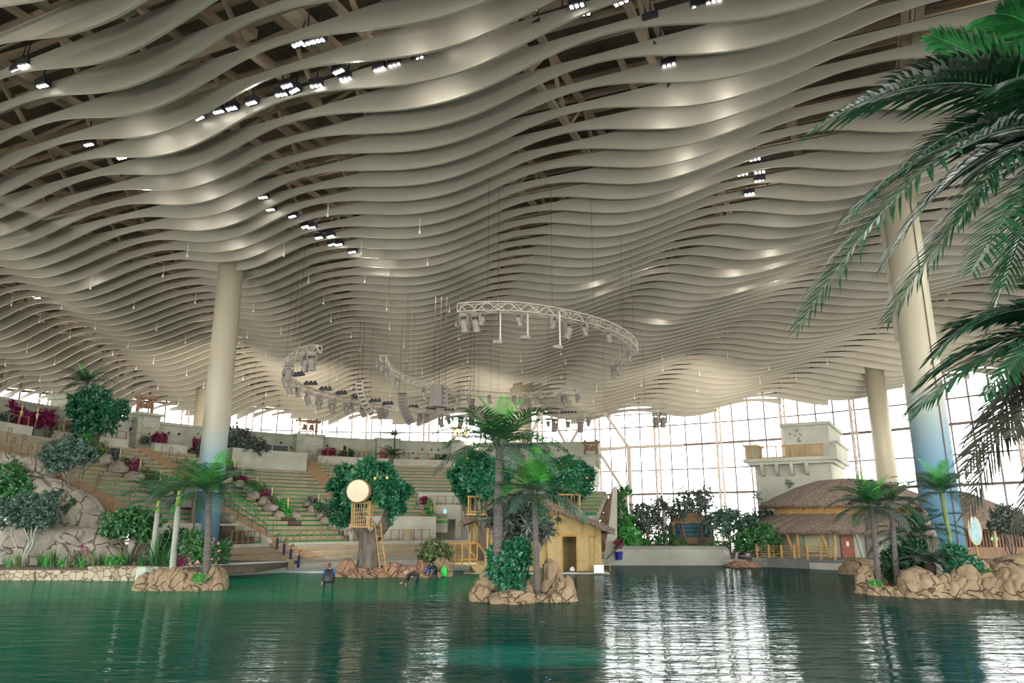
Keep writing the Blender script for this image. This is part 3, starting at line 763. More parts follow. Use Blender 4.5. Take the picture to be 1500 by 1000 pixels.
# ------------------------------------------------------------------ centre island
palm('palm_tree', P0(728, 866, 32.6, .2), at(732, 652, 32.6), .19, 3.15, 'tallest palm of the lagoon, thick grey trunk rising from the centre rock island', [('up', 3, L_BR), ('mid', 10, [L_MD, L_DK]), ('out', 12, [L_MD, L_BL]), ('low', 7, [L_BL, L_DK])], None, seed=8)
palm('palm_tree', P0(787, 866, 32.2, .2), at(782, 724, 32.2), .125, 2.6, 'shorter palm on the right of the centre rock island, bright green crown', [('up', 6, L_BR), ('mid', 7, [L_BR, L_MD]), ('out', 8, [L_MD, L_BL]), ('low', 7, [L_BL, L_DK])], None, seed=9)
ci = [((722, 838), 25, 40, 33.2, 11, 'tall left'), ((706, 862), 17, 18, 32.2, 12, 'low left front'), ((752, 864), 28, 16, 31.6, 13, 'broad low front'), ((772, 848), 13, 26, 32.6, 14, 'narrow upright middle'), ((807, 846), 19, 48, 33.0, 15, 'tallest right'), ((828, 858), 16, 30, 32.2, 16, 'rightmost'), ((814, 868), 8, 11, 31.5, 17, 'smallest front'), ((792, 868), 18, 8, 31.9, 18, 'flat front')]
for (x, y), hw, hh, Y, sd, w in ci:
    p = P0(x, y, Y, .05); s = Y/FPX; top = hh
    rock('boulder', p, (hw*s*1.1, hw*s*1.15, hh*s*1.0), sd, ROCK, w+' tan boulder of the centre palm island', 'boulder', 'boulders of the centre palm island', 0, 5, .16, -.2)
bush('bush', 745, 862, 32.8, .3, [(742, 828, 32.8, 26, 30), (762, 815, 33.2, 16, 22), (748, 852, 32.3, 18, 18), (732, 812, 33, 16, 14)], L_EM, 'dense glossy green bush between the two palms of the centre island', 'bush', 420, 9, .34, .13, 3, seed=3)
bush('shrub', 765, 855, 35.5, .3, [(765, 765, 35.5, 48, 20), (745, 752, 35.8, 28, 20), (795, 775, 35.2, 24, 12), (770, 742, 36, 26, 15)], L_GR, 'dusky grey-green large-leaved shrub behind the two centre palms', 'shrub', 230, 9, .55, .13, 5, .05, seed=13)
# ------------------------------------------------------------------ drum tree and its island
def round_tree(px, pyb, Y, cpx, cpy, rx, ry, label, tr, trunks, seed, fl=6, z=.3, hole=None, ncl=900):
    base = P0(px, pyb, Y, z); t = thing('round_crowned_tree', label, 'tree', base)
    c = at(cpx, cpy, Y)-base; s = Y/FPX
    blobs = [(c.x, c.y, c.z, rx*s, rx*s*.9, ry*s)]
    hl = None
    if hole: hc = at(hole[0], hole[1], Y)-base; hl = (hc.x, hc.z, hole[2]*s, hole[3]*s)
    leaf_cloud('leaves', blobs, ncl, 9, .46, .17, L_EM, t, seed, .86, .1, hole=hl)
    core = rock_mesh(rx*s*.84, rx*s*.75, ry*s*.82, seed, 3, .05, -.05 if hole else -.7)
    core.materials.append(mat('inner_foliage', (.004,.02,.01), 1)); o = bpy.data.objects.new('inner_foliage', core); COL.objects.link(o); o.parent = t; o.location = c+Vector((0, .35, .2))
    r = random.Random(seed)
    for i in range(fl):
        a = r.uniform(-1.2, 1.2); e = r.uniform(-.1, 1.1)
        q = c+Vector((math.sin(a)*math.cos(e)*rx*s, -math.cos(a)*math.cos(e)*rx*s*.92, math.sin(e)*ry*s))
        b = MB(); b.lathe([(.0, -.12), (.1, -.05), (.09, .08), (.0, .12)], 8, q); b.build('yellow_fruit', L_YE, t)
    b = MB()
    for j, (pts, rs) in enumerate(trunks):
        b.tube([at(x, y, Y+dy)-base for x, y, dy in pts], [q*s for q in rs], 12)
    b.build('trunk', BARK, t, smooth=True)
    return t, c, s, base
t, c, s, base = round_tree(541, 838, 48, 541, 724, 50, 44, 'round-crowned artificial tree carrying a big drum and a bamboo cage', .6,
    [([(541, 842, 0), (540, 825, 0), (540, 800, 0), (538, 782, 0)], [24, 17, 14, 13]), ([(536, 790, 0), (523, 765, 0), (518, 740, .3), (517, 715, .5)], [10, 8, 5.5, 4]),
     ([(545, 790, 0), (562, 770, 0), (570, 748, 0), (571, 715, .4)], [10, 8, 6.5, 5]), ([(536, 790, .4), (530, 760, .6), (528, 735, .8)], [6, 5, 4]), ([(530, 838, -.4), (520, 842, -.7)], [6, 3]), ([(555, 836, -.3), (566, 843, -.6)], [6, 3])], 21, ncl=1150, hole=(541, 802, 33, 72))
p = at(538, 722, 48); t2 = thing('drum', 'big round cream drum hung in the front of the drum tree crown', 'drum', (p.x, 45.55, p.z))
b = MB(); M = Matrix.Rotation(PI/2, 3, 'X'); b.lathe([(.70, -.1), (.70, .5), (.66, .52)], 32, M=M); b.build('shell', WOOD, t2)
b = MB(); b.lathe([(.0, .50), (.645, .50), (.645, .56), (.0, .57)], 32, M=M); b.build('drum_head', mat('cream_hide', (.55,.48,.34), .8, (.66,.58,.42), 2, 1), t2)
p = at(538, 754, 48); t2 = thing('bamboo_cage', 'small golden bamboo lattice cage below the drum', 'cage', (p.x, 46.3, p.z))
w, h = .54, .72
b = MB()
for sx in (-1, 1):
    for sy in (-1, 1): b.tube([(sx*w, sy*.4, -h), (sx*w, sy*.4, h)], .05, 6)
for sy in (-1, 1):
    for z in (-h, h): b.tube([(-w-.08, sy*.4, z), (w+.08, sy*.4, z)], .05, 6)
b.box((0, 0, -h), (w*2+.2, 1.0, .1)); b.build('frame', BAMBOO, t2)
b = MB()
for i in range(9): b.tube([(-w+w*2*(i+.5)/9, -.4, -h), (-w+w*2*(i+.5)/9+rnd.uniform(-.06, .06), -.4, h)], .016, 4)
for i in range(6): b.tube([(-w, -.41, -h+h*2*(i+.5)/6), (w, -.41, -h+h*2*(i+.5)/6+rnd.uniform(-.1, .1))], .014, 4)
b.build('lattice', BAMBOO_P, t2)
def ladder(p, q, wd, n, label, m=BAMBOO):
    p = Vector(p); q = Vector(q); t = thing('ladder', label, 'ladder', p); d = q-p; sd = Vector((1, 0, 0))
    for s_ in (-1, 1):
        b = MB(); b.tube([sd*s_*wd/2, d+sd*s_*wd/2], .045, 6); b.build('rail', m, t)
    b = MB()
    for i in range(n): k = (i+.5)/n; b.tube([d*k-sd*wd/2, d*k+sd*wd/2], .03, 5)
    b.build('rungs', m, t)
    return t
ladder(P0(562, 838, 46.6, .25), at(553, 765, 47.2), .35, 9, 'narrow bamboo ladder leaning on the right of the drum tree')
ti = [((508, 834), 15, 23, 47.6, 31, 'dark left round'), ((530, 843), 17, 12, 46.9, 32, 'low left'), ((553, 843), 16, 12, 46.9, 33, 'low middle'), ((574, 840), 13, 19, 47.2, 34, 'upright middle'), ((586, 830), 11, 14, 48.6, 35, 'rear small'), ((598, 842), 14, 16, 47, 36, 'right of middle'), ((617, 838), 12, 20, 47.4, 37, 'round one beside the wading crew'), ((630, 844), 14, 9, 46.6, 38, 'lowest right'), ((648, 838), 13, 22, 47.5, 39, 'rightmost')]
for (x, y), hw, hh, Y, sd, w in ti:
    p = P0(x, y, Y, .05); s_ = Y/FPX
    rock('boulder', p, (hw*s_*1.1, hw*s_*1.1, hh*s_*1.0), sd, ROCK_R if sd < 38 else ROCK, w+' boulder of the drum tree island', 'boulder', 'boulders of the drum tree island', 0, 5, .14, -.2)
bush('bush', 637, 835, 48, .4, [(636, 808, 48, 23, 16), (625, 812, 48, 12, 12), (650, 811, 48, 12, 12)], L_OL, 'rounded yellow-green bush at the right end of the drum tree island', 'bush', 260, 8, .26, .12, 4, .04)

# ------------------------------------------------------------------ treehouse trees
t, c, s, base = round_tree(708, 832, 50, 701, 699, 38, 30, 'round-crowned tree with a bamboo lookout deck, left of the tall centre palm', .4,
    [([(709, 834, 0), (708, 800, 0), (708, 770, 0)], [10, 7.5, 7]), ([(708, 775, 0), (698, 752, 0), (690, 728, .2), (686, 712, .3)], [6, 5, 4.5, 4]), ([(709, 775, 0), (712, 750, .2), (708, 725, .3)], [6, 6, 5])], 22, fl=3, ncl=700)
t, c, s, base = round_tree(838, 815, 56, 833, 701, 31, 28, 'round-crowned tree behind the hut on the right of the centre palms', .4,
    [([(838, 820, 0), (836, 770, 0), (834, 715, 0)], [7, 6, 5])], 23, fl=2, ncl=600)
def rail_box(name, label, x0, x1, y0, y1, Y, dep, m=BAMBOO, nb=8, cat='railing'):
    a = at(x0, y1, Y); c_ = at(x1, y0, Y); cx = (a.x+c_.x)/2; t = thing(name, label, cat, (cx, Y, a.z))
    w = (c_.x-a.x)/2; h = c_.z-a.z; b = MB()
    for sx in (-1, 1):
        for sy in (0, 1): b.tube([(sx*w, sy*dep, -.1), (sx*w, sy*dep, h)], .06, 6)
    for z in (h*.96, h*.1):
        b.tube([(-w-.12, 0, z), (w+.12, 0, z)], .06, 6)
        for sx in (-1, 1): b.tube([(sx*w, 0, z), (sx*w, dep, z)], .05, 6)
    b.build('frame', m, t)
    b = MB()
    for i in range(nb): x = -w+2*w*(i+.5)/nb; b.tube([(x, 0, .05), (x, 0, h*.95)], .03, 5)
    b.build('balusters', BROWN, t)
    b = MB(); b.box((0, dep/2, -.05), (w*2+.3, dep+.2, .12)); b.build('deck', BAMBOO, t)
    return t
rail_box('lookout_deck', 'bamboo lookout deck in the tree left of the tall centre palm', 686, 744, 726, 752, 49.2, 1.6, nb=9, cat='deck')
rail_box('lookout_deck', 'bamboo lookout deck below the right round tree, above the hut roof', 819, 849, 723, 750, 54.5, 1.4, nb=6, cat='deck')
for i, (x0, x1, y0) in enumerate(((716, 712, 742), (722, 719, 742), (726, 727, 750))):
    b = MB(); b.tube([P0(x1, 838, 48.7, .1), at(x0, y0, 48.9)], .07, 7); tag(b.build('bamboo_pole', BAMBOO), ['left', 'middle', 'right'][i]+' of three tall bamboo poles under the left lookout deck', 'pole', 'poles under the left lookout deck')
# ------------------------------------------------------------------ footbridge
t = thing('footbridge', 'pale bamboo footbridge between the drum tree island and the hut', 'bridge', (0, 0, 0))
Y = 48.6
A = at(655, 823, Y); B_ = at(699, 822, Y); C_ = at(711, 838, Y-1); C_.z = .2
b = MB(); b.box(((A.x+B_.x)/2, Y+.6, A.z-.08), (B_.x-A.x, 1.6, .16)); b.bar(B_+Vector((0, .6, -.05)), C_+Vector((0, .6, 0)), 1.3, .12)
b.build('deck', BAMBOO_P, t)
for sy in (-.2, 1.35):
    b = MB(); h = at(655, 796, Y).z-A.z
    n_ = 5
    for i in range(n_):
        p = A.lerp(B_, i/(n_-1))+Vector((0, sy, 0)); b.tube([p+Vector((0, 0, -.3)), p+Vector((0, 0, h))], .055, 6)
    for z in (.12, h): b.tube([A+Vector((-.1, sy, z)), B_+Vector((0, sy, z))], .06, 6)
    b.tube([B_+Vector((0, sy, h)), C_+Vector((0, sy, h+.0))], .06, 6); b.tube([C_+Vector((0, sy, 0)), C_+Vector((0, sy, h))], .055, 6)
    m_ = A.lerp(B_, .55)+Vector((0, sy, 0)); b.tube([m_+Vector((0, 0, h)), m_+Vector((.7, 0, .3))], .04, 5)
    b.build('railing', BAMBOO, t)
for i in range(6):
    pass
# ------------------------------------------------------------------ bamboo hut
HX0 = at(690, 800, 51).x; HX1 = at(880, 800, 51).x; HYF = 50.6
t = thing('bamboo_hut', 'golden bamboo hut with chevron doors and shaggy thatched roof behind the centre island', 'hut', (0, 0, 0))
xm = at(772, 800, 51).x; zt_ = 3.0; zp = 4.35; zb = .12
def ztop(x): return zt_+(zp-zt_)*(1-(abs(x-xm)/max(xm-HX0, HX1-xm))**1.5)
HUTW = mat('hut_matting', (.25,.185,.065), .7, (.42,.32,.13), 2.5, 1.4, .4, 20)
dx0, dx1 = at(823, 800, HYF).x, at(845, 800, HYF).x; dz = at(830, 784, HYF).z
b = MB()
def wallp(x0, x1, zl=zb, zh=None, y=HYF):
    n_ = max(1, int((x1-x0)/.4)); vs = []
    for i in range(n_+1):
        x = x0+(x1-x0)*i/n_; vs += [(x, y, zl), (x, y, ztop(x) if zh is None else zh), (x, y+.12, ztop(x) if zh is None else zh), (x, y+.12, zl)]
    b.add(vs, [(4*i+j, 4*i+(j+1) % 4, 4*i+4+(j+1) % 4, 4*i+4+j) for i in range(n_) for j in range(4)]+[(3,2,1,0), (4*n_, 4*n_+1, 4*n_+2, 4*n_+3)])
wallp(HX0, dx0); wallp(dx1, HX1); wallp(dx0, dx1, dz)
b.box((HX1-.06, HYF+2.6, 1.6), (.12, 5.2, 3.1)); b.box((HX0+.06, HYF+2.6, 1.6), (.12, 5.2, 3.1)); b.box(((HX0+HX1)/2, HYF+5.2, 1.6), (HX1-HX0, .12, 3.1))
b.build('wall', HUTW, t)
b = MB(); b.box(((dx0+dx1)/2+.1, HYF+2.2, 1.3), (2.6, .1, 2.5)); b.build('inner_wall', HUTW, t)
b = MB()
for x in np.arange(HX0, HX1+.1, .82):
    if dx0-.1 < x < dx1+.1: continue
    b.tube([(x, HYF-.05, zb), (x, HYF-.05, ztop(x))], .05, 6)
b.build('battens', BAMBOO, t)
b = MB(); b.tube([(dx0-1.3, HYF-.1, dz), (dx1+1.3, HYF-.1, dz)], .09, 8); 
for x in (dx0, dx1, dx0-.95, dx1+.75): b.tube([(x, HYF-.08, zb), (x, HYF-.08, dz)], .06, 7)
b.build('door_frame', BAMBOO, t)
for k, (xa, xb) in enumerate(((dx0-.92, dx0-.05), (dx1+.05, dx1+.72))):
    b = MB(); b.box(((xa+xb)/2, HYF-.13, (zb+dz)/2), (xb-xa, .05, dz-zb-.05)); d_ = b.build('sliding_door', HUTW, t)
    b = MB(); xm2 = (xa+xb)/2; z = zb+.1
    while z < dz-.3:
        for sx in (-1, 1): b.bar((xm2, HYF-.17, z), (xm2+sx*(xb-xa)/2, HYF-.17, z+.34), .035)
        z += .2
    b.build('chevron_slats', BAMBOO_P, d_)
# thatched roof: two curved slopes, ridge running back
def thatch_noise(v): return noise.noise(Vector(v)*2.2)*.09+noise.noise(Vector(v)*7)*.05
b = MB(); nx, ny = 56, 30; x0, x1 = HX0-.7, HX1+.75; y0, y1 = HYF-1.0, HYF+6
def zr2(x): return 4.75-(abs(x-xm)/(x1-xm))**1.35*1.95
vs = []
for k in (0, 1):
    for i in range(nx+1):
        for j in range(ny+1):
            x = x0+(x1-x0)*i/nx; y = y0+(y1-y0)*j/ny; z = zr2(x)+thatch_noise((x, y, k*5))-k*.32
            if k and (j == 0): z -= .1*rnd.random()
            vs.append((x, y, z))
N1 = (nx+1)*(ny+1); g = lambda i, j, k: k*N1+i*(ny+1)+j
fs = [(g(i,j,0), g(i+1,j,0), g(i+1,j+1,0), g(i,j+1,0)) for i in range(nx) for j in range(ny)]+[(g(i,j,1), g(i,j+1,1), g(i+1,j+1,1), g(i+1,j,1)) for i in range(nx) for j in range(ny)]
fs += [(g(i,0,0), g(i,0,1), g(i+1,0,1), g(i+1,0,0)) for i in range(nx)]+[(g(nx,j,0), g(nx,j,1), g(nx,j+1,1), g(nx,j+1,0)) for j in range(ny)]+[(g(0,j,0), g(0,j+1,0), g(0,j+1,1), g(0,j,1)) for j in range(ny)]
b.add(vs, fs); rf = b.build('thatched_roof', THATCH, t)
def fringe(pts, ln, name, parent, dens=26, m=THATCH, seed=1):
    r = random.Random(seed); b = MB()
    for (p, q) in zip(pts[:-1], pts[1:]):
        p = Vector(p); q = Vector(q); n_ = max(1, int((q-p).length*dens))
        for i in range(n_):
            a = p.lerp(q, r.random())+Vector((r.uniform(-.08, .08), r.uniform(-.12, .05), r.uniform(-.02, .12))); L = ln*r.uniform(.5, 1.1)
            o = (q-p).normalized()*.03; dn = Vector((r.uniform(-.15, .15), r.uniform(-.2, .02), -1))*L
            b.add([a-o, a+o, a+dn], [(0, 1, 2)])
    return b.build(name, m, parent)
fringe([(x0+(x1-x0)*i/40, y0, zr2(x0+(x1-x0)*i/40)-.05) for i in range(41)], .5, 'thatch_fringe', rf)
fringe([(x1, y0+.4*i, zr2(x1)-.05) for i in range(16)], .45, 'thatch_fringe', rf, seed=2)
b = MB(); b.box(((HX0+HX1)/2, HYF+2.4, -.1), (HX1-HX0+.8, 6.4, .36)); b.build('base_platform', CONC, t)
b = MB(); p = at(877, 832, 49.5); b.box((0, 0, .22), (.62, .5, .44)); b.box((0, 0, .47), (.66, .54, .06)); tag(b.build('cooler_box', mat('white_plastic', (.72,.74,.74), .4), loc=(p.x, 49.6, .08)), 'white plastic box standing at the right corner of the bamboo hut', 'box')
p = at(843, 829, 50.2); b = MB(); b.lathe([(.02, .02), (.16, .0), (.2, .1), (.12, .22), (.02, .3)], 10); tag(b.build('white_bag', mat('white_cloth', (.7,.7,.68), .8), loc=(p.x-.15, 50.9, .12)), 'small white bag lying in the open hut doorway', 'bag')
t = thing('bench', 'little golden bamboo bench right of the hut corner', 'bench', P0(889, 833, 51.5, .05))
b = MB(); b.box((0, 0, .42), (.6, .35, .06)); b.build('seat', BAMBOO, t)
for sx in (-1, 1): b = MB(); b.tube([(sx*.24, 0, 0), (sx*.24, 0, .4)], .03, 6); b.build('leg', BAMBOO, t)
# ------------------------------------------------------------------ tapered wall, tub and planter right of the hut
b = MB(); Y = 61.5
pr = [(904, 712), (898, 712), (893, 760), (889, 790), (884, 824), (904, 824)]
v1 = [at(x, y, Y) for x, y in pr]; 
for v in v1: v.z = max(v.z, .3)
vs = v1+[v+Vector((1.2, 9, 0)) for v in v1]; k = len(pr)
b.add(vs, [tuple(range(k)), tuple(range(2*k-1, k-1, -1))]+[(i, k+i, k+(i+1) % k, (i+1) % k) for i in range(k)])
tag(b.build('tapered_wall', CONC), 'tall pale tapered concrete fin wall right of the bamboo hut', 'wall')
p = P0(899, 818, 61, .45); b = MB(); b.lathe([(.26, 0), (.33, .55), (.35, .6), (.3, .6), (.27, .52)], 20); tag(b.build('tub', mat('royal_blue_plastic', (.01,.02,.22), .4), loc=(p.x+.3, 60.2, .45)), 'royal blue plastic tub at the foot of the tapered wall', 'tub')
b = MB(); PLM = mat('planter_concrete', (.24,.25,.21), .85, (.39,.39,.335), .5, 1.3, .3, 6)
x0 = at(906, 828, 60.6).x; x1 = at(1062, 828, 60.6).x; Y = 60.4
vs = []
prof = [(0, 0), (.2, .25), (.25, 1.25), (.12, 1.3), (.12, 1.5), (.6, 1.5), (.7, 0)]
b.add([(x0-.9, Y, -.1), (x1+.5, Y, -.1), (x1+.5, Y, .25), (x1, Y+.1, .3), (x1, Y+.1, 1.2), (x1+.1, Y-.05, 1.25), (x1+.1, Y-.05, 1.45), (x0, Y-.05, 1.45), (x0-.05, Y+.1, 1.2), (x0-.9, Y, .45)]+
      [(x0-.9, Y+3, -.1), (x1+.5, Y+3, -.1), (x1+.5, Y+3, .25), (x1, Y+3, .3), (x1, Y+3, 1.2), (x1+.1, Y+3, 1.25), (x1+.1, Y+3, 1.45), (x0, Y+3, 1.45), (x0-.05, Y+3, 1.2), (x0-.9, Y+3, .45)],
      [tuple(range(10)), tuple(range(19, 9, -1))]+[(i, 10+i, 10+(i+1) % 10, (i+1) % 10) for i in range(10)])
tag(b.build('planter', PLM), 'long low concrete planter wall at the far water edge', 'planter')
b = MB(); b.box(((x0+x1)/2, Y+4.5, .75), (x1-x0, 6, 1.5)); tag(b.build('soil_bed', SOIL), 'dark soil bed behind the long far planter wall', 'soil')
# garden behind the planter
GY = 64
G = [('tree', 912, 800, [(911, 760, GY, 13, 26), (908, 735, GY, 9, 14), (914, 720, GY, 11, 9)], L_MD, 'thin vine-clad tree right beside the tapered wall', 120, .35),
 ('banana_plant', 921, 800, [(922, 775, GY, 10, 18), (925, 790, GY, 14, 10)], L_BR, 'yellow-green banana plant between tapered wall and dark tree', 26, 1.2),
 ('tree', 955, 800, [(945, 757, GY, 24, 18), (968, 748, GY, 20, 18), (958, 770, GY, 30, 16), (938, 745, GY, 10, 12)], L_GR, 'dark round-headed tree on the left part of the planter', 300, .36),
 ('tree', 1000, 800, [(1000, 742, GY, 22, 11), (1002, 730, GY, 14, 14), (995, 752, GY, 14, 6)], L_GR, 'slender umbrella-shaped tree left of the blue kiosk board', 130, .34),
 ('tree', 1028, 800, [(1027, 735, GY, 22, 12), (1030, 722, GY, 14, 10), (1020, 745, GY, 12, 8)], L_GR, 'slender umbrella-shaped tree right of the blue kiosk board', 130, .34),
 ('shrub', 1018, 800, [(1017, 772, GY+2, 14, 10)], L_MD, 'green shrub seen between the two slender trees', 60, .3),
 ('shrub', 975, 800, [(980, 788, GY-1, 14, 10), (962, 792, GY-1, 10, 7)], L_MD, 'bushy green shrub at the foot of the dark round-headed tree', 70, .3),
 ('tree', 1071, 806, [(1058, 770, 61, 24, 18), (1080, 762, 61, 26, 14), (1098, 772, 61, 18, 14), (1048, 758, 61, 14, 10), (1066, 752, 61, 20, 9)], L_BL, 'broad grey-green tree standing at the right end of the planter', 420, .32),
 ('tree', 1100, 812, [(1105, 790, 59.5, 30, 16), (1118, 780, 59.5, 22, 14), (1090, 795, 59.5, 16, 14), (1128, 797, 59.5, 14, 10)], L_MD, 'bright green low spreading tree in front of the thatched restaurant', 380, .32),
 ('shrub', 1112, 800, [(1118, 755, 66, 14, 14), (1104, 762, 66, 10, 12), (1126, 768, 66, 12, 10)], L_GR, 'hazy grey-green shrub behind, left of the stone tower', 110, .34)]
for nm, x, yb, bl, m_, lab, nc, ll in G:
    bush(nm, x, yb, bl[0][2], .5 if nm != 'xx' else None, bl, m_, lab, nm.split('_')[0] if nm != 'banana_plant' else 'banana plant', nc, 8, ll, ll*.42, 3, .10 if nm == 'tree' else .05)
palm('palm_tree', P0(976, 800, GY-.5, .5), at(973, 745, GY-.5), .16, 1.7, 'small palm with a pale trunk in front of the dark round-headed tree', [('mid', 6, L_GR), ('out', 5, L_GR)], None, PTRUNK_P, seed=31, petals=False)
low = [(930, 798), (945, 797), (1036, 797), (1050, 798), (1062, 800), (993, 799), (908, 800), (1003, 798)]
for i, (x, y) in enumerate(low):
    bush('low_plant', x, y+2, 61.6, 1.3, [(x, y-1, 61.6, 8, 5)], [L_BR, L_MD, L_OL][i % 3], '%s low plant from the left peeping over the planter wall' % ORD[[6, 0, 1, 5, 7, 2, 3, 4].index(i)], 'plant', 22, 7, .3, .1, 0, group='low plants along the planter wall')
for i, (x, y) in enumerate(((905, 795), (1087, 808), (1108, 812))):
    bush('flowering_plant', x, y+3, 60.2, .5, [(x, y, 60.2, 7, 6)], L_PU, ['pink-red flowering plant beside the tapered wall', 'pink-red flowering plant below the broad grey-green tree', 'pink-red flowering plant left of the bamboo fence'][i], 'plant', 24, 7, .25, .1, 0)
t = thing('kiosk', 'small kiosk with dark blue banner and curved top behind the far planter', 'kiosk', P0(1013, 800, 66, .5))
b = MB(); b.box((0, 0, 1.5), (3.6, 1.4, 2.0)); b.box((0, 0, 3.1), (3.2, 1.2, .6)); b.build('body', BROWN, t)
b = MB(); b.lathe([(1.7, -.5), (1.7, .5)], 24, (0, 0, 2.5), M=Matrix.Rotation(PI/2, 3, 'X') @ Matrix.Diagonal((1, .7, 1))); b.build('curved_top', BAMBOO_P, t)
b = MB(); b.box((0, -.75, 2.15), (2.9, .06, 1.15)); b.build('banner', mat('navy_banner', (.01,.05,.10), .6), t)
b = MB()
for z in (1.8, 2.15, 2.5): b.box((0, -.79, z), (2.8, .03, .05))
b.build('banner_lines', mat('teal_line', (.05,.25,.32), .6), t)
# ------------------------------------------------------------------ stone tower
Cn = Vector((25.4, 59.5, 0)); fd = Vector((-.87, .5, 0)); sd = Vector((.5, .87, 0)); TR = Matrix(((-fd.x, sd.x, 0), (-fd.y, sd.y, 0), (0, 0, 1)))
# local frame: x to the right along the front face, y to the back; origin = near corner
t = bpy.data.objects.new('stone_tower', None); COL.objects.link(t); t.matrix_world = Matrix.Translation((Cn.x*1.14, Cn.y*1.14, -.42)) @ TR.to_4x4() @ Matrix.Scale(1.14, 4)
tag(t, 'greenish-grey stone tower with bamboo-railed balcony above the thatched restaurant', 'tower')
TW = mat('tower_plaster', (.30,.31,.25), .9, (.50,.50,.42), .7, 1.3, .4, 5)
b = MB(); b.box((-2.95, 4, 4.3), (5.9, 8, 7.6)); b.build('lower_block', TW, t)
zD = at(1236, 670, 59).z
b = MB(); b.box((-3.0, 3.7, zD), (7.2, 9.2, .28)); b.box((-3.0, 3.75, zD-.25), (6.6, 8.8, .25)); b.build('balcony_slab', TW, t)
zTop = at(1236, 618, 59.5).z
b = MB(); b.box((-1.75, 4.6, (zD+zTop)/2), (3.5, 8.2, zTop-zD)); b.box((-1.75, 4.6, zTop+.02), (3.9, 8.6, .26)); b.box((-1.7, 4.7, zD+1.35), (3.65, 8.5, .18)); b.build('upper_block', TW, t)
b = MB(); b.box((.1, 5, zD+.75), (.6, 8.0, 1.2)); b.box((.15, 5, zD+1.4), (.9, 8.4, .16)); b.build('side_parapet', TW, t)
b = MB(); b.box((-6.1, 1.0, zD+.7), (.9, 2.4, 1.15)); b.box((-6.1, 1.0, zD+1.3), (1.2, 2.7, .14)); b.build('corner_pier', TW, t)
for i in range(4):
    b = MB(); x = -5.2+i*1.15; prof = []
    for k in range(7):
        a = k/6*PI/2; prof.append((-.75*math.cos(a), zD-.3-1.0*math.sin(a)))
    prof += [(0.02, zD-1.3), (0.02, zD-.3)]
    vs = [(x-.12, y_, z_) for y_, z_ in prof]+[(x+.12, y_, z_) for y_, z_ in prof]; n_ = len(prof)
    b.add(vs, [tuple(range(n_)), tuple(range(2*n_-1, n_-1, -1))]+[(j, n_+j, n_+(j+1) % n_, (j+1) % n_) for j in range(n_)]); b.build('bracket', TW, t)
b = MB(); 
for z in (zD+.2, zD+1.1): b.tube([(-6.3, -.7, z), (-.4, -.7, z)], .05, 6); b.tube([(-6.4, -.7, z), (-6.4, 1.5, z)], .05, 6)
for i in range(6): b.tube([(-6.3+i*1.18, -.7, zD), (-6.3+i*1.18, -.7, zD+1.15)], .06, 6)
rl = b.build('balcony_rail', BAMBOO, t)
b = MB()
for i in range(52):
    x = -6.2+i*.113
    if i < 22 and i % 2: continue
    b.tube([(x, -.7, zD+.2), (x, -.7, zD+1.1)], .028, 5)
b.build('rail_canes', BAMBOO, rl)
b = MB(); b.box((-4.9, -.04, 5.9), (1.0, .06, .8)); b.box((-4.9, -.07, 5.9), (.7, .06, .5)); b.build('relief_panel', TW, t)
ST = mat('dark_relief', (.12,.14,.11), .95, (.22,.24,.20), 8, 1)
b = MB(); r = random.Random(5)
for i in range(44):
    cx, cz, sp_ = r.choice([(-2.4, zTop-1.0, .45), (-5.9, 5.4, .4), (-3.3, 6.4, .35), (-5.4, 4.6, .4)])
    yy = .9-.42 if cz > zD else -.02
    if cz > zD: yy = .48
    b.box((cx+r.gauss(0, sp_*.5), yy, cz+r.gauss(0, sp_*.5)), (r.uniform(.08, .25), .05, r.uniform(.08, .25)), M=Matrix.Rotation(r.random(), 3, 'Y'))
b.build('carved_marks', ST, t)
# ------------------------------------------------------------------ thatched restaurant (oval)
EC = (27.9, 62.6); RX, RY = 8.3, 5.4
def ell(b, prof, n=96, jit=0.0, seed=0, frx=1.0, a0=0, a1=2*PI):
    r = random.Random(seed); vs = []; full = abs(a1-a0-2*PI) < 1e-3; m_ = n if full else n+1
    for (k, z) in prof:
        for j in range(m_):
            a = a0+(a1-a0)*j/n; x = EC[0]+RX*k*math.cos(a); y = EC[1]+RY*k*math.sin(a)
            j_ = noise.noise(Vector((x, y, z))*1.8)*jit+r.uniform(-1, 1)*jit*.25
            vs.append((x, y, z+j_))
    fs = [(i*m_+j, i*m_+(j+1) % m_, (i+1)*m_+(j+1) % m_, (i+1)*m_+j) for i in range(len(prof)-1) for j in range(n)]
    b.add(vs, fs); return b
t = thing('thatched_restaurant', 'oval two-tier thatched restaurant with bamboo band below the stone tower', 'restaurant building')
b = MB(); ell(b, [(.80, .4), (.80, 2.9), (.78, 2.9)]); b.build('wall', CONC_G, t)
b = MB(); ell(b, [(.97, 2.55), (1.08, 2.42), (1.10, 2.6), (.98, 3.15), (.80, 3.75), (.70, 4.0)], 160, .1); rf = b.build('lower_thatch', THATCH, t)
fringe([(EC[0]+RX*1.08*math.cos(a), EC[1]+RY*1.08*math.sin(a), 2.62) for a in np.linspace(PI*.9, 2*PI*1.02, 90)], .4, 'thatch_fringe', rf, 30, seed=4)
b = MB(); r = random.Random(8)
for i in range(230):
    a = PI*.92+PI*1.12*i/230; b.tube([(EC[0]+RX*.72*math.cos(a), EC[1]+RY*.72*math.sin(a), 3.8), (EC[0]+RX*.72*math.cos(a)+r.uniform(-.06, .06), EC[1]+RY*.72*math.sin(a), 4.95)], .05, 4, cap=False)
b.build('bamboo_band', BAMBOO, t)
b = MB(); ell(b, [(.70, 3.7), (.70, 5.0)]); b.build('inner_band', BROWN, t)
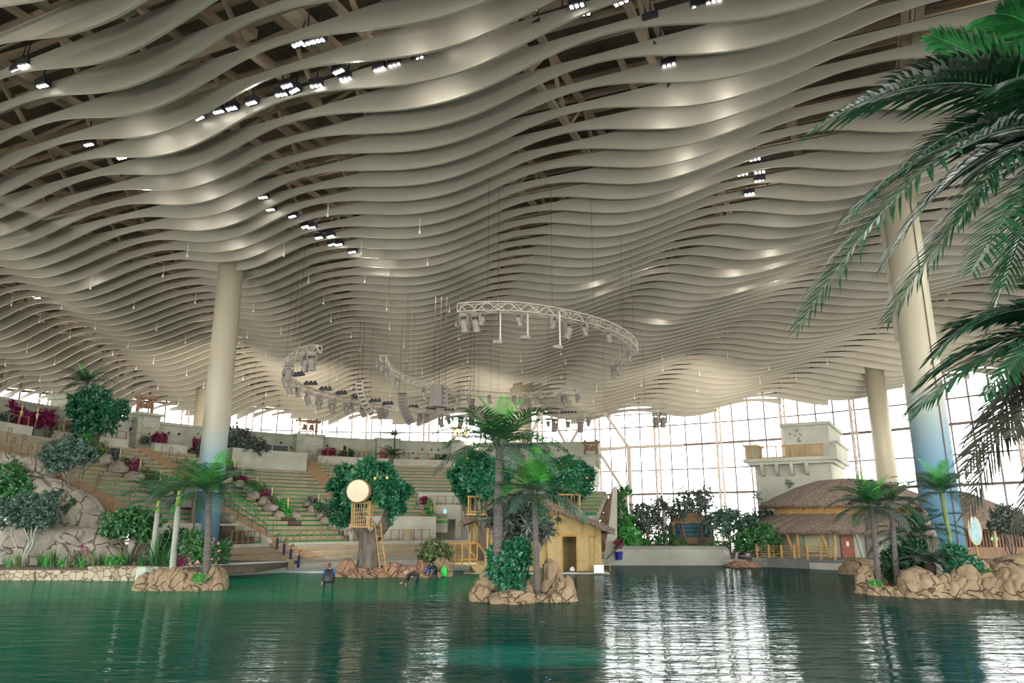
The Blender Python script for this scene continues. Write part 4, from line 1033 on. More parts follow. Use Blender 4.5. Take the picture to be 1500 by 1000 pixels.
b = MB(); ell(b, [(.76, 4.62), (.86, 4.45), (.88, 4.62), (.74, 5.25), (.52, 6.05), (.28, 6.65), (.02, 6.85)], 160, .1, 3); rf = b.build('upper_thatch', THATCH, t)
fringe([(EC[0]+RX*.86*math.cos(a), EC[1]+RY*.86*math.sin(a), 4.62) for a in np.linspace(PI*.9, 2*PI*1.02, 80)], .36, 'thatch_fringe', rf, 30, seed=5)
def onwall(px, k=.80):
    R = ray(px, 790); best = None
    tt = 45.0
    while tt < 75:
        x, y = R.x*tt, R.y*tt
        if ((x-EC[0])/(RX*k))**2+((y-EC[1])/(RY*k))**2 < 1: break
        tt += .02
    return Vector((x, y, 0))
def wallbox(x0, x1, z0, z1, name, m, off=.12, k=.80):
    p, q = onwall(x0, k), onwall(x1, k); d = (q-p).normalized(); nn_ = Vector((d.y, -d.x, 0)); c = (p+q)/2+nn_*off
    b = MB(); b.box((c.x, c.y, (z0+z1)/2), ((q-p).length, .12, z1-z0), rz=math.atan2(d.y, d.x)); return b.build(name, m, t)
wallbox(1231, 1249, .6, 2.25, 'door', DOORR); wallbox(1230, 1250, .5, 2.33, 'door_frame', DARK, .06); wallbox(1238, 1242, 1.5, 1.85, 'notice', mat('paper', (.7,.7,.66), .7), .2)
wallbox(1267, 1282, .6, 2.25, 'door', DARK); wallbox(1275, 1279, 1.2, 1.55, 'notice', MATS['paper'], .2)
wallbox(1179, 1212, 1.0, 2.35, 'window', mat('warm_interior', (.42,.35,.16), .5, (.30,.30,.16), 1, 1), .12); wallbox(1178, 1213, .93, 2.42, 'window_frame', DARK, .06)
for i, (xb, xt) in enumerate(((1132, 1124), (1163, 1151), (1168, 1168), (1214, 1202), (1221, 1223), (1262, 1254), (1340, 1337), (1350, 1352))):
    p = onwall(xb, .98); q = onwall(xt, .98); b = MB(); b.tube([(p.x, p.y, .5), (q.x, q.y, 2.75)], .13, 8); b.build('bamboo_post', BAMBOO if i != 5 else PTRUNK_P, t)
# deck below the restaurant
b = MB(); A = P0(1106, 831, 57.8, 0); B_ = P0(1242, 836, 53, 0)
b.prism([(A.x, 58.3), (A.x+1, 58.0), (B_.x+.4, B_.y+.3), (B_.x+6, 51), (40, 50), (42, 62), (A.x, 62)], -.3, .68)
tag(b.build('quay', mat('dark_wet_concrete', (.10,.11,.10), .7, (.17,.18,.16), 1, 1)), 'dark grey quay edge in front of the thatched restaurant', 'quay')
def fence_line(pts, h, npost, label, name='fence', m=BAMBOO, rails=(.15, .95), pr=.05, rr=.03, cat='fence', group=None, base=0):
    pts = [Vector(p) for p in pts]; t = thing(name, label, cat, pts[0], 0, group); o0 = pts[0]
    L = [0]
    for p, q in zip(pts[:-1], pts[1:]): L.append(L[-1]+(q-p).length)
    def pt(s_):
        for i in range(len(pts)-1):
            if s_ <= L[i+1]+1e-6: return pts[i].lerp(pts[i+1], (s_-L[i])/(L[i+1]-L[i]))-o0
        return pts[-1]-o0
    for i in range(npost):
        p = pt(L[-1]*i/(npost-1)); b = MB(); b.tube([p, p+Vector((0, 0, h))], pr, 6); b.build('post', m, t)
    for z in rails:
        b = MB(); n_ = max(len(pts)*3, 6); b.tube([pt(L[-1]*i/n_)+Vector((0, 0, h*z)) for i in range(n_+1)], rr, 5); b.build('rail', m, t)
    return t
fence_line([(A.x+.4, 58.35, .68), (B_.x-.3, B_.y+1.2, .68)], .95, 7, 'bamboo-posted fence along the dark quay in front of the restaurant', pr=.09, rr=.025, rails=(.1, .3, .5, .7, .9))
# right-hand second hut, brown pavilion and oval sign
t = thing('timber_pavilion', 'hazy brown timber pavilion with thatched roof at the right edge of the photo', 'pavilion')
b = MB(); b.box((38.5, 60, 1.6), (12, 4, 2.4)); b.build('wall', WOOD, t)
b = MB()
for i in range(48): b.box((32.6+i*.25, 57.9, 1.5), (.14, .1, 2.2))
b.build('slats', WOOD, t)
b = MB(); vs = []
b.lathe([(5.2, 3.0), (5.4, 2.8), (5.2, 3.3), (3.5, 4.6), (1.5, 5.6), (.05, 5.9)], 60, (35.2, 61, 0)); b.build('thatched_roof', THATCH, t)
b = MB()
for x in (33.3, 35.7, 38): b.tube([(x, 56.6, .6), (x+.2, 56.8, 3.0)], .13, 7)
b.build('posts', BAMBOO_P, t)
b = MB(); b.box((38, 55.8, 1.1), (11, .12, .8)); b.build('front_screen', WOOD, t)
p = at(1428, 777, 53); t = thing('oval_sign', 'upright oval sign, pale blue with cream border, right of the biggest column', 'sign', (p.x, 53, p.z))
M = Matrix.Rotation(PI/2, 3, 'X') @ Matrix.Diagonal((.62, 1.25, 1))
b = MB(); b.lathe([(.78, -.03), (.78, .03)], 32, M=M); b.build('border', mat('cream_orange', (.65,.45,.25), .6), t)
b = MB(); b.lathe([(.68, .0), (.68, .05)], 32, M=M); b.build('panel', mat('sign_teal', (.15,.42,.50), .6, (.55,.62,.55), 3, 1), t)
b = MB(); b.tube([(0, .1, -1), (0, .1, -2.4)], .06, 6); b.build('post', BAMBOO, t)
b = MB(); p = at(1459, 789, 57.5); b.box((0, 0, 0), (.5, .08, .22)); tag(b.build('exit_sign', mat('green_glow', (.1,.5,.2), .5, emit=(.2, .9, .45, 1.0)), loc=(p.x, 57.7, p.z)), 'small glowing green sign on the brown pavilion at the right edge', 'sign')
# ------------------------------------------------------------------ right island
palm('palm_tree', P0(1289, 868, 35.6, .15), at(1277, 742, 35.6), .115, 2.35, 'left palm of the right rock island, slim dark trunk', [('up', 3, L_BR), ('mid', 6, [L_DK, L_MD]), ('out', 8, [L_DK, L_GR]), ('low', 7, [L_GR, L_DK])], None, seed=41)
palm('palm_tree', P0(1316, 866, 36.2, .15), at(1306, 750, 36.2), .12, 2.1, 'middle palm of the right rock island, standing close behind the left one', [('mid', 4, L_DK), ('out', 6, [L_DK, L_GR]), ('low', 5, [L_GR, L_DK])], None, PTRUNK, seed=42, shaft=.4)
palm('palm_tree', P0(1396, 812, 37, .5), at(1379, 722, 37), .11, 2.35, 'right palm of the right rock island, leaning green trunk beside the blue column foot', [('up', 3, L_BR), ('mid', 6, [L_DK, L_MD]), ('out', 6, [L_DK, L_GR]), ('low', 4, [L_GR, L_DK])], None, mat('green_trunk', (.10,.15,.05), .8, (.18,.24,.09), 3, 1), seed=43, petals=False)
palm('palm_tree', P0(1335, 850, 38.5, .3), at(1337, 785, 38.5), .2, 2.6, 'stout dark palm with drooping fronds in the middle of the right island', [('mid', 7, L_DK), ('out', 9, L_DK), ('low', 5, L_DK)], None, seed=44)
palm('cycad', P0(1363, 852, 35.6, .5), P0(1363, 826, 35.6), .26, 1.5, 'small cycad with stiff grey-green fronds at the front of the right island', [('cyc', 9, L_GR), ('mid', 5, L_BL), ('out', 7, L_GR)], None, mat('dark_caudex', (.03,.02,.015), 1), 'cycad', seed=45, petals=False)
bush('bush', 1330, 860, 37, .3, [(1325, 818, 37, 20, 26), (1342, 812, 37.5, 16, 24), (1305, 825, 37, 14, 20)], L_DK, 'dark green bush behind the palms on the right island', 'bush', 260, 8, .3, .13, 3)
bush('bush', 1405, 868, 35.4, .3, [(1400, 822, 35.4, 20, 22), (1415, 832, 35.2, 20, 18), (1404, 850, 34.9, 16, 16), (1395, 808, 35.6, 12, 12)], L_EM, 'glossy mid-green bush right of the cycad on the right island', 'bush', 330, 8, .3, .14, 4)
for i, (x, y, w_) in enumerate(((1283, 856, 9), (1328, 862, 10), (1450, 840, 7))):
    bush('grass_tuft', x, y+4, 35, .5, [(x, y, 35, w_, 5)], L_BR, ['bright green tuft at the foot of the left palm on the right island', 'bright green tuft between the palms and the cycad', 'bright green tuft growing on the rocks at the right edge'][i], 'grass', 60, 7, .16, .05, 0)
bush('grass_tuft', 292, 850, 36.6, .5, [(291, 846, 36.6, 10, 5)], L_BR, 'bright green tuft at the foot of the left island palm', 'grass', 60, 7, .16, .05, 0)
ri = [((1268, 858), 14, 20, 35.8, 61, 'leftmost round'), ((1300, 850), 17, 20, 38, 62, 'rear left'), ((1284, 868), 14, 7, 35, 63, 'first low front'), ((1303, 871), 13, 7, 34.6, 64, 'second low front'), ((1322, 872), 13, 8, 34.3, 65, 'third low front'), ((1348, 866), 28, 28, 34.2, 66, 'big humped front'), ((1385, 868), 22, 22, 34, 67, 'middle front'), ((1418, 864), 28, 30, 34, 68, 'broad cracked'), ((1436, 846), 16, 26, 36, 69, 'rear pointed'), ((1458, 866), 24, 26, 33.6, 70, 'right of the cracked'), ((1488, 866), 26, 30, 33.2, 71, 'rightmost front'), ((1478, 845), 36, 18, 37, 72, 'long flat right'), ((1475, 830), 46, 14, 41, 73, 'long rear right')]
for (x, y), hw, hh, Y, sd_, w in ri:
    p = P0(x, y, Y, .02); s_ = Y/FPX
    h_ = at(x, y-hh, Y).z
    rock('boulder', p, (hw*s_*1.1, hw*s_*1.05, max(.3, h_+.15)), sd_, ROCK, w+' boulder of the right rock island', 'boulder', 'boulders of the right rock island', 0, 5, .15, -.2)
p = P0(1270, 832, 49.5, 0); rock('boulder', p, (1.75, 1.2, .95), 81, ROCK, 'low tan boulder by the quay, behind the left palm of the right island', 'boulder')
p = P0(1250, 834, 50, 0); rock('boulder', p, (1.0, .8, .65), 82, ROCK, 'small tan boulder at the right end of the dark quay', 'boulder')
p = P0(1356, 800, 40.5, .2); rock('standing_stone', p, (.75, .6, 3.6), 83, ROCK_G, 'tall pointed grey stone leaning beside the biggest column foot', 'rock', rz=.4)
bush('shrub', 1480, 800, 47, .5, [(1475, 755, 47, 26, 16), (1492, 772, 47, 20, 16), (1460, 770, 47, 14, 12)], L_GR, 'hazy grey-leaved shrub in front of the brown pavilion', 'shrub', 200, 8, .3, .12, 4)
# rocks and small vase by the broad tree
p = P0(1088, 826, 58.2, 0); rock('boulder', p, (1.4, .8, .45), 84, ROCK_R, 'low dark boulder at the water below the broad grey-green tree', 'boulder')
# ------------------------------------------------------------------ left shore: stone edging, rock slope, planting
STONEW = bpy.data.materials.new('crazy_stone'); STONEW.use_nodes = True; n = STONEW.node_tree; bs = n.nodes['Principled BSDF']; bs.inputs['Roughness'].default_value = .9
t_ = n.nodes.new('ShaderNodeTexCoord'); v = n.nodes.new('ShaderNodeTexVoronoi'); v.feature = 'DISTANCE_TO_EDGE'; v.inputs['Scale'].default_value = 2.7
v2 = n.nodes.new('ShaderNodeTexVoronoi'); v2.inputs['Scale'].default_value = 2.7
r1 = n.nodes.new('ShaderNodeValToRGB'); r1.color_ramp.elements[0].position = .02; r1.color_ramp.elements[0].color = (.22,.18,.14,1); r1.color_ramp.elements[1].position = .07; r1.color_ramp.elements[1].color = (1,1,1,1)
r2 = n.nodes.new('ShaderNodeValToRGB'); r2.color_ramp.elements[0].color = (.26,.19,.12,1); r2.color_ramp.elements[1].color = (.46,.42,.32,1)
mx = n.nodes.new('ShaderNodeMixRGB'); mx.blend_type = 'MULTIPLY'; mx.inputs[0].default_value = 1
for a_, b_ in ((t_.outputs['Object'], v.inputs['Vector']), (t_.outputs['Object'], v2.inputs['Vector']), (v.outputs['Distance'], r1.inputs[0]), (v2.outputs['Color'], r2.inputs[0]), (r1.outputs[0], mx.inputs[1]), (r2.outputs[0], mx.inputs[2]), (mx.outputs[0], bs.inputs['Base Color'])): n.links.new(a_, b_)
b = MB(); b.box((-33, 44.5, .12), (27.4, .9, .85)); tag(b.build('stone_edging', STONEW), 'low rubble stone edging along the water at the far left', 'edging')
x0 = at(129, 846, 43.6).x; x1 = at(206, 846, 43.6).x
b = MB(); b.box(((x0+x1)/2+.4, 44.3, .22), (x1-x0+1, 1.2, .95)); b.box(((x0+x1)/2+.4, 44.3, .72), (x1-x0+1.1, 1.3, .1)); tag(b.build('stone_wall', STONEW), 'slightly taller rubble stone wall left of the left palm island', 'wall')
b = MB(); b.box((-30, 49.5, .5), (30, 9, .3)); tag(b.build('planting_soil', SOIL), 'dark planting soil behind the stone edging at the left', 'soil')
sl = [((92, 800), 74, 54, 50, 90, .28, 'huge smooth main'), ((130, 815), 48, 38, 49, 91, .2, 'right-hand rounded'), ((78, 735), 48, 30, 50, 92, .5, 'large cracked upper'), ((112, 752), 44, 26, 49.5, 93, .62, 'sloping upper right'), ((52, 748), 36, 40, 49.5, 94, .3, 'shaded middle left'), ((20, 690), 34, 22, 50.5, 95, .3, 'top left'), ((52, 690), 26, 18, 50.5, 96, .6, 'small upper'), ((20, 800), 60, 48, 51.5, 97, 0, 'dark lower left'), ((165, 822), 24, 22, 47.5, 98, .2, 'smallest, at the foot'), ((195, 822), 30, 22, 48.5, 99, 0, 'low one behind the stone wall'), ((4, 735), 40, 50, 51, 100, .1, 'leaf-covered left')]
for (x, y), hw, hh, Y, sd_, ry, w in sl:
    p = at(x, y, Y); s_ = Y/FPX
    o = rock('rock_face', p, (hw*s_*1.08, hw*s_*.8, hh*s_*1.08), sd_, ROCK_G, w+' boulder of the grey-beige rock slope at the left', 'boulder', 'boulders of the left rock slope', 0, 5, .13, -.95); o.rotation_euler = (0, ry, 0)
# trees and shrubs of the left shore
bush('tree', 33, 838, 46.5, .5, [(40, 742, 46.5, 34, 20), (15, 755, 46.5, 22, 16), (70, 752, 46.3, 14, 22), (50, 765, 46.5, 24, 10), (75, 728, 46.5, 10, 10)], L_BL, 'pale-stemmed blue-green tree at the far left shore', 'tree', 330, 9, .30, .13, 6, .07, PTRUNK_P)
bush('tree', 5, 838, 48.5, .5, [(10, 700, 48.5, 30, 26), (0, 730, 48.5, 30, 26), (30, 712, 48.5, 22, 18), (48, 728, 48.5, 18, 14)], L_MD, 'dense mid-green tree cut by the left edge of the photo', 'tree', 330, 9, .34, .14, 4, .12, PTRUNK_P)
bush('tree', 100, 712, 50, None, [(100, 662, 50, 34, 16), (78, 668, 50, 18, 12), (124, 668, 50, 18, 14), (102, 650, 50, 24, 10), (90, 682, 50, 18, 8)], L_BL, 'bushy grey-green tree growing on top of the left rock slope', 'tree', 360, 9, .30, .13, 6, .06)
bush('tree', 187, 832, 46.5, .5, [(190, 768, 46.5, 40, 20), (212, 775, 46.5, 18, 18), (170, 775, 46.5, 16, 14), (196, 755, 46.5, 26, 12)], L_MD, 'leafy green tree right of the rock slope behind the stone wall', 'tree', 340, 9, .32, .14, 4, .08)
bush('flowering_bush', 292, 835, 40.5, .4, [(290, 800, 40.5, 22, 24), (282, 790, 40.5, 14, 16), (300, 812, 40.5, 16, 16)], L_MD, 'oleander-like bush with pink flowers behind the left island palm', 'bush', 240, 8, .22, .09, 3, .04)
bl = leaf_cloud('blossoms', [(0, 0, 1.4, .95, .6, 1.0)], 34, 5, .13, .11, mat('pink_petals', (.55,.22,.22), .7, (.7,.35,.33), 4, 1), bpy.data.objects['flowering_bush'], 77, .95)
bush('bush', 262, 830, 47, .5, [(262, 790, 47, 26, 20), (240, 800, 47, 16, 16)], L_DK, 'dark bush filling the gap between the two pale-trunked palms', 'bush', 160, 8, .3, .12, 3)
bush('shrub', 325, 832, 47.5, .7, [(325, 812, 47.5, 11, 18), (330, 802, 47.5, 7, 10)], L_MD, 'upright leafy shrub at the left end of the pale concrete kerb', 'shrub', 60, 8, .4, .1, 3, .04)
def tuft(name, px, py, Y, z, hgt, n, m, label, cat='grass', wd=.05, spread=.35, group=None, curl=.5):
    base = P0(px, py, Y, z); r = random.Random(int(px*3+py)); b = MB()
    for i in range(n):
        a = r.uniform(0, 2*PI); L = hgt*r.uniform(.6, 1.1); e = r.uniform(.0, spread); q = Vector((r.uniform(-.12, .12), r.uniform(-.12, .12), 0)); d = Vector((math.cos(a)*e, math.sin(a)*e, 1)).normalized(); s_ = Vector((-math.sin(a), math.cos(a), 0))
        pr = []
        for k in range(4):
            kk = k/3; c = q+d*L*kk+Vector((math.cos(a), math.sin(a), -.5))*L*e*curl*kk*kk; w = wd*(1-kk**1.5)*.5+.003
            pr += [c-s_*w, c+s_*w]
        b.add(pr, [(2*k, 2*k+1, 2*k+3, 2*k+2) for k in range(3)])
    o = b.build(name, m, loc=base); return tag(o, label, cat, group)
gx = [(12, 834), (25, 830), (57, 832), (66, 830), (76, 832), (88, 831), (98, 830), (112, 830), (121, 828), (138, 826), (148, 824), (158, 828), (174, 828), (184, 828), (215, 828), (75, 826)]
for i, (x, y) in enumerate(sorted(gx)):
    tuft('iris_clump', x, y+3, 45.4, .6, 1.15 if i % 3 else .8, 26, [L_BR, L_OL, L_MD][i % 3], '%s clump of strap leaves from the left along the stone edging' % ORD[i], 'plant', .07, .4, 'strap-leaved clumps along the stone edging')
for i, (x, y, h_) in enumerate(((228, 800, 2.4), (246, 822, 1.3), (210, 822, 1.2))):
    tuft('cordyline', x, y+28 if i == 0 else y+8, 44.6, .5, h_, 44, L_MD, ['spiky green cordyline between the shrub and the pale palm trunks', 'small spiky plant at the foot of the pale palm trunk', 'spiky plant right of the leafy green tree'][i], 'plant', .12, 1.1)
bush('dark_red_plant', 120, 838, 45.6, .5, [(118, 812, 45.6, 7, 12)], L_PU, 'dark purple-leaved plant in front of the rock slope', 'plant', 16, 7, .3, .07, 2, .03)
bush('low_shrub', 172, 832, 45.3, .6, [(172, 823, 45.3, 12, 6)], L_BR, 'bright lime low shrub behind the stone wall', 'shrub', 60, 8, .2, .1, 0)
bush('croton', 262, 826, 43.8, .5, [(262, 822, 43.8, 10, 7)], L_PU, 'dark red croton low between the pale palm trunks', 'plant', 22, 7, .25, .1, 0)
bush('vine', 104, 735, 48.6, None, [(88, 722, 48.6, 5, 8), (97, 730, 48.4, 8, 4), (106, 737, 48, 5, 6), (98, 745, 47.8, 4, 8)], L_DK, 'dark creeper following the crack across the rock slope', 'vine', 60, 6, .2, .1, 0)
t = thing('bunting_board', 'bright blue board glimpsed behind the tree at the far left', 'board', P0(8, 800, 48.6)); b = MB(); b.box((0, 0, .3), (1.4, .1, .45)); b.build('board', mat('bright_blue', (.02,.18,.55), .5), t); b = MB(); b.box((0, .05, -.35), (1.5, .1, .25)); b.build('lower_board', MATS['bright_blue'], t)
# ------------------------------------------------------------------ upper left: trees and coloured shrubs at the gallery
def gal(px, r=43.5):
    R = ray(px, 650); tt = 45.0
    while tt < 130:
        x, y = R.x*tt, R.y*tt
        if y > 50 and math.hypot(x-BC[0], y-BC[1]) > r: break
        tt += .1
    return y
Y = gal(140, 40)
bush('tree', 140, 665, Y, 9.6, [(128, 598, Y, 26, 24), (150, 612, Y, 26, 24), (170, 600, Y, 20, 18), (128, 625, Y, 22, 20), (118, 585, Y, 18, 10), (140, 580, Y, 20, 14)], L_EM, 'big dark tree standing at the top of the left seating, before the plain wall tower', 'tree', 520, 9, .55, .22, 6, .14)
palm('palm_tree', P0(128, 660, Y+1, 9.6), at(126, 562, Y+1), .14, 2.7, 'palm whose crown rises above the big dark tree at the upper left', [('up', 3, L_BR), ('mid', 6, L_DK), ('out', 7, L_DK), ('low', 3, L_DK)], None, seed=51)
Y = gal(350, 40)
bush('tree', 345, 690, Y, 9.6, [(345, 640, Y, 22, 16), (362, 650, Y, 22, 16), (340, 655, Y, 18, 14), (378, 655, Y, 12, 12)], L_GR, 'dark feathery tree right behind the tall left column', 'tree', 300, 9, .5, .18, 4, .12)
palm('palm_tree', P0(370, 690, Y, 9.2), at(371, 662, Y), .16, 2.3, 'small dark palm right of the feathery tree behind the left column', [('mid', 6, L_DK), ('out', 8, L_DK)], None, seed=52)
Y = gal(578, 43)
palm('palm_tree', P0(578, 676, Y, 10.5), at(578, 640, Y), .12, 2.3, 'slim palm at the gallery in front of the window band above the drum tree', [('mid', 6, L_GR), ('out', 7, L_GR)], None, seed=53, petals=False)
palm('cycad', P0(573, 682, Y-1.5, 10.3), P0(573, 668, Y-1.5), .3, 2.2, 'dark cycad at the foot of the slim gallery palm', [('mid', 7, L_DK), ('out', 8, L_DK)], None, cat='cycad', seed=54, petals=False)
GS = [(20, 660, [(18, 598, 0, 5, 16), (20, 620, 0, 6, 12)], L_PU, 'tallest slim magenta shrub at the far upper left', 46), (33, 660, [(33, 610, 0, 10, 14)], L_PU, 'rounded magenta shrub second from the upper left edge', 60), (46, 655, [(46, 615, 0, 7, 10)], L_PU, 'small magenta shrub third from the upper left edge', 36), (65, 650, [(65, 613, 0, 15, 13)], L_PU, 'widest magenta shrub beside the plain wall tower', 90), (5, 660, [(5, 620, 0, 10, 14)], L_BL, 'green shrub at the very upper left edge', 50), (80, 655, [(80, 628, 0, 6, 8)], L_OL, 'small olive shrub right of the widest magenta shrub', 26),
      (233, 665, [(232, 643, 0, 11, 10)], L_PU, 'purple shrub at the wall left of the tall left column', 60), (291, 670, [(291, 650, 0, 8, 11)], L_PU, 'magenta shrub just left of the tall left column', 50), (482, 675, [(482, 662, 0, 10, 6)], L_PU, 'dark red umbrella-shaped shrub right of the booth tower', 44), (509, 675, [(508, 664, 0, 10, 8)], L_DK, 'dark green round shrub beside the dark red one', 48),
      (641, 675, [(641, 671, 0, 4, 6)], L_MD, 'tiny green plant on the parapet left of the palm, first', 16), (650, 675, [(650, 671, 0, 4, 6)], L_DK, 'tiny dark plant on the parapet left of the palm, second', 16), (610, 678, [(610, 675, 0, 4, 3)], mat('red_flower', (.4,.02,.02), .6), 'tiny red plant on the parapet, left one', 12), (633, 678, [(633, 675, 0, 3, 3)], MATS['red_flower'], 'tiny red plant on the parapet, right one', 12), (526, 678, [(526, 674, 0, 5, 3)], MATS['red_flower'], 'tiny red plant on the parapet above the drum tree', 12)]
for x, yb, bl, m_, lab, nc in GS:
    Y = gal(x, 43); bush('shrub', x, yb, Y, 10.6, [(q[0], q[1], Y, q[3], q[4]) for q in bl], m_, lab, 'shrub', nc, 8, .42, .18, 3, .05)
for i in range(9):
    x = 242+i*6.5 if i < 7 else 190+i*3; Y = gal(x, 43); bush('low_shrub', x, 668, Y, 10.6, [(x, 656+i*1.2 if i < 7 else 645, Y, 5, 4)], [L_DK, L_GR][i % 2], '%s of the low dark shrubs along the wall left of the tall column' % ORD[i], 'shrub', 22, 7, .35, .15, 0, group='low shrubs along the gallery wall')
# planting on the two sloping beds
def bedplants(az, r0, r1, n_, who, seed):
    r = random.Random(seed)
    for i in range(n_):
        rr = r0+(r1-r0)*i/(n_-1); p = bp(RD(az+r.uniform(-.6, .6)), rr, zr(rr)+.3); s_ = r.uniform(.45, .8)
        t = thing('bed_plant', '%s plant up the slope %s' % (ORD[i], who), 'plant', p, 0, 'bed plants '+who)
        leaf_cloud('leaves', [(0, 0, s_*.7, s_, s_*.8, s_*.8)], 38, 7, .34, .13, r.choice([L_OL, L_MD, L_PU, L_GR, L_BR, L_OL]), t, seed+i, .4)
        if i % 2:
            tpost = MB(); tpost.tube([(0, 0, 0), (0, 0, 1.1)], .07, 6); o = tpost.build('bamboo_marker', BAMBOO_P, loc=p+Vector((.6, -.3, 0))); tag(o, '%s bamboo marker post %s' % (ORD[i//2], who), 'post', 'bamboo marker posts '+who)
bedplants(-73.5, 26, 41, 14, 'in the bed left of the tall column', 300)
bedplants(-53.3, 26, 41, 14, 'in the bed right of the tall column', 340)
bedplants(-44.4, 24, 28.4, 4, 'beside the middle handrails', 380)
bedplants(-19.3, 26, 29.2, 3, 'beside the vomitory doorway', 390)
# ------------------------------------------------------------------ fences and handrails of the bowl
def azfence(a0, a1, r, z, h, npost, label, m=WOOD, **kw):
    k = max(4, int(abs(a1-a0)/2)); return fence_line([bp(RD(a0+(a1-a0)*i/k), r, z) for i in range(k+1)], h, npost, label, m=m, **kw)
azfence(-88, -79.5, 41.8, 11.1, .9, 7, 'dark railing on the parapet at the upper left')
azfence(-75, -65, 41.8, 11.1, .9, 6, 'dark railing on the parapet left of the purple shrub')
azfence(-34, -22, 41.8, 11.1, .9, 8, 'dark railing on the parapet above the drum tree')
azfence(-20, -8, 41.8, 11.1, .9, 8, 'dark railing on the parapet with tiny red plants')
azfence(-42, -19, 24.8, 3.95, 1.05, 10, 'brown timber railing on top of the retaining wall behind the drum tree')
azfence(-63.5, -46, 21.8, 1.62, 1.05, 10, 'brown timber railing at the foot of the lower seating, left part')
azfence(-45, -22, 21.6, 1.62, 1.05, 12, 'brown timber railing at the foot of the lower seating, behind the drum tree')
azfence(-80, -70, 21.9, 1.62, 1.05, 6, 'brown timber railing left of the orange stairs')
azfence(-18.5, -11.5, 27.8, 5.2, 1.0, 5, 'brown railing above the vomitory doorway')
azfence(-43, -36, 28.6, 5.0, 1.0, 5, 'brown railing at the top of the middle handrails')
def sloped(a, r0, r1, label, npost=6, h=.95, dz=.3, m=DARK):
    return fence_line([bp(RD(a), r0, zr(r0)+dz), bp(RD(a), r1, zr(r1)+dz)], h, npost, label, 'handrail', m, (.55, 1.0), .045, .035, 'handrail')
sloped(-67.7, 22, 33, 'dark handrail running up the left side of the orange stairs', 8)
sloped(-43.4, 22, 27.5, 'pale double handrail up the left of the middle sloping wall', 4, m=METAL_G)
sloped(-42.2, 22, 27.5, 'dark handrail up the right of the middle sloping wall', 4)
sloped(-36.2, 21.8, 26, 'dark handrail right of the drum tree trunk', 4)
sloped(-11.2, 22, 29, 'brown handrail right of the vomitory doorway', 5)
proto = None
def hoops(az, r0, r1, n_, who):
    global proto
    for i in range(n_):
        r = r0+(r1-r0)*i/(n_-1); p = bp(RD(az), r, zr(r)+.2)
        b = MB(); pts = [(0, 0, 0), (0, 0, .95)]
        for k in range(9):
            a = PI*.5+PI*1.5*k/8*-1; pts.append((.16+.16*math.cos(a+PI/2), 0, .95+.18*math.sin(a+PI/2)))
        if proto is None:
            b.tube(pts, .028, 5); proto = b.build('hoop_handrail', DARK); o = proto
        else: o = proto.copy(); COL.objects.link(o)
        o.location = p; o.rotation_euler = (0, 0, RD(rnd.uniform(-20, 20)))
        tag(o, '%s hooped handrail post going up %s' % (ORD[i], who), 'handrail', 'hooped handrails '+who)
hoops(-64.4, 22.5, 33, 11, 'the right side of the orange stairs')
hoops(-89.8, 25.5, 40, 13, 'the right side of the far left stair aisle')
hoops(-95, 25.5, 40, 13, 'the left side of the far left stair aisle')
hoops(-61.3, 35, 41, 6, 'the upper stairs left of the tall column')
hoops(-34.4, 33, 41, 7, 'the stairs below the booth tower')
for i, (x, y) in enumerate(((405, 812), (415, 820), (425, 828), (437, 828))):
    b = MB(); p = P0(x, y, 56.5-i*1.0); p = P0(x, y, 57-i*1.2, [1.3, .95, .6, .2][i])
    t = thing('sleeved_post', '%s handrail post from the left with dark blue sleeve beside the short brown stairs' % ORD[i], 'post', p, 0, 'blue-sleeved posts')
    b.tube([(0, 0, 0), (0, 0, .8)], .1, 8); b.build('sleeve', mat('navy_sleeve', (.01,.015,.08), .6), t); b = MB(); b.tube([(0, 0, .75), (0, 0, 1.05), (.1, 0, 1.15), (.2, 0, 1.05)], .035, 6); b.build('rail_end', DARK, t)
# leaning bamboo torches at the gallery
for i, x in enumerate((22, 46, 152, 168, 205, 218, 500, 508, 526, 533)):
    Y = gal(x, 42.4); p = P0(x, 650, Y, 10.9); b = MB(); b.tube([(0, 0, 0), (.12, 0, 1.1)], .05, 6); t = thing('bamboo_torch', '%s bamboo torch from the left on the gallery parapet' % ORD[i], 'torch', p, 0, 'bamboo torches on the parapet'); b.build('pole', DARK, t)
    b = MB(); b.lathe([(.04, 0), (.10, .25), (.14, .5), (.04, .62), (.08, .85), (.02, 1.15)], 8, (.12, 0, 1.05)); b.build('torch_head', BAMBOO_P, t)
t = thing('barrel', 'grey barrel beside the retaining wall behind the footbridge', 'barrel', bp(RD(-29), 20.6, 1.62)); b = MB(); b.lathe([(.45, 0), (.5, .5), (.45, 1.0)], 18); b.build('body', STEPM, t)
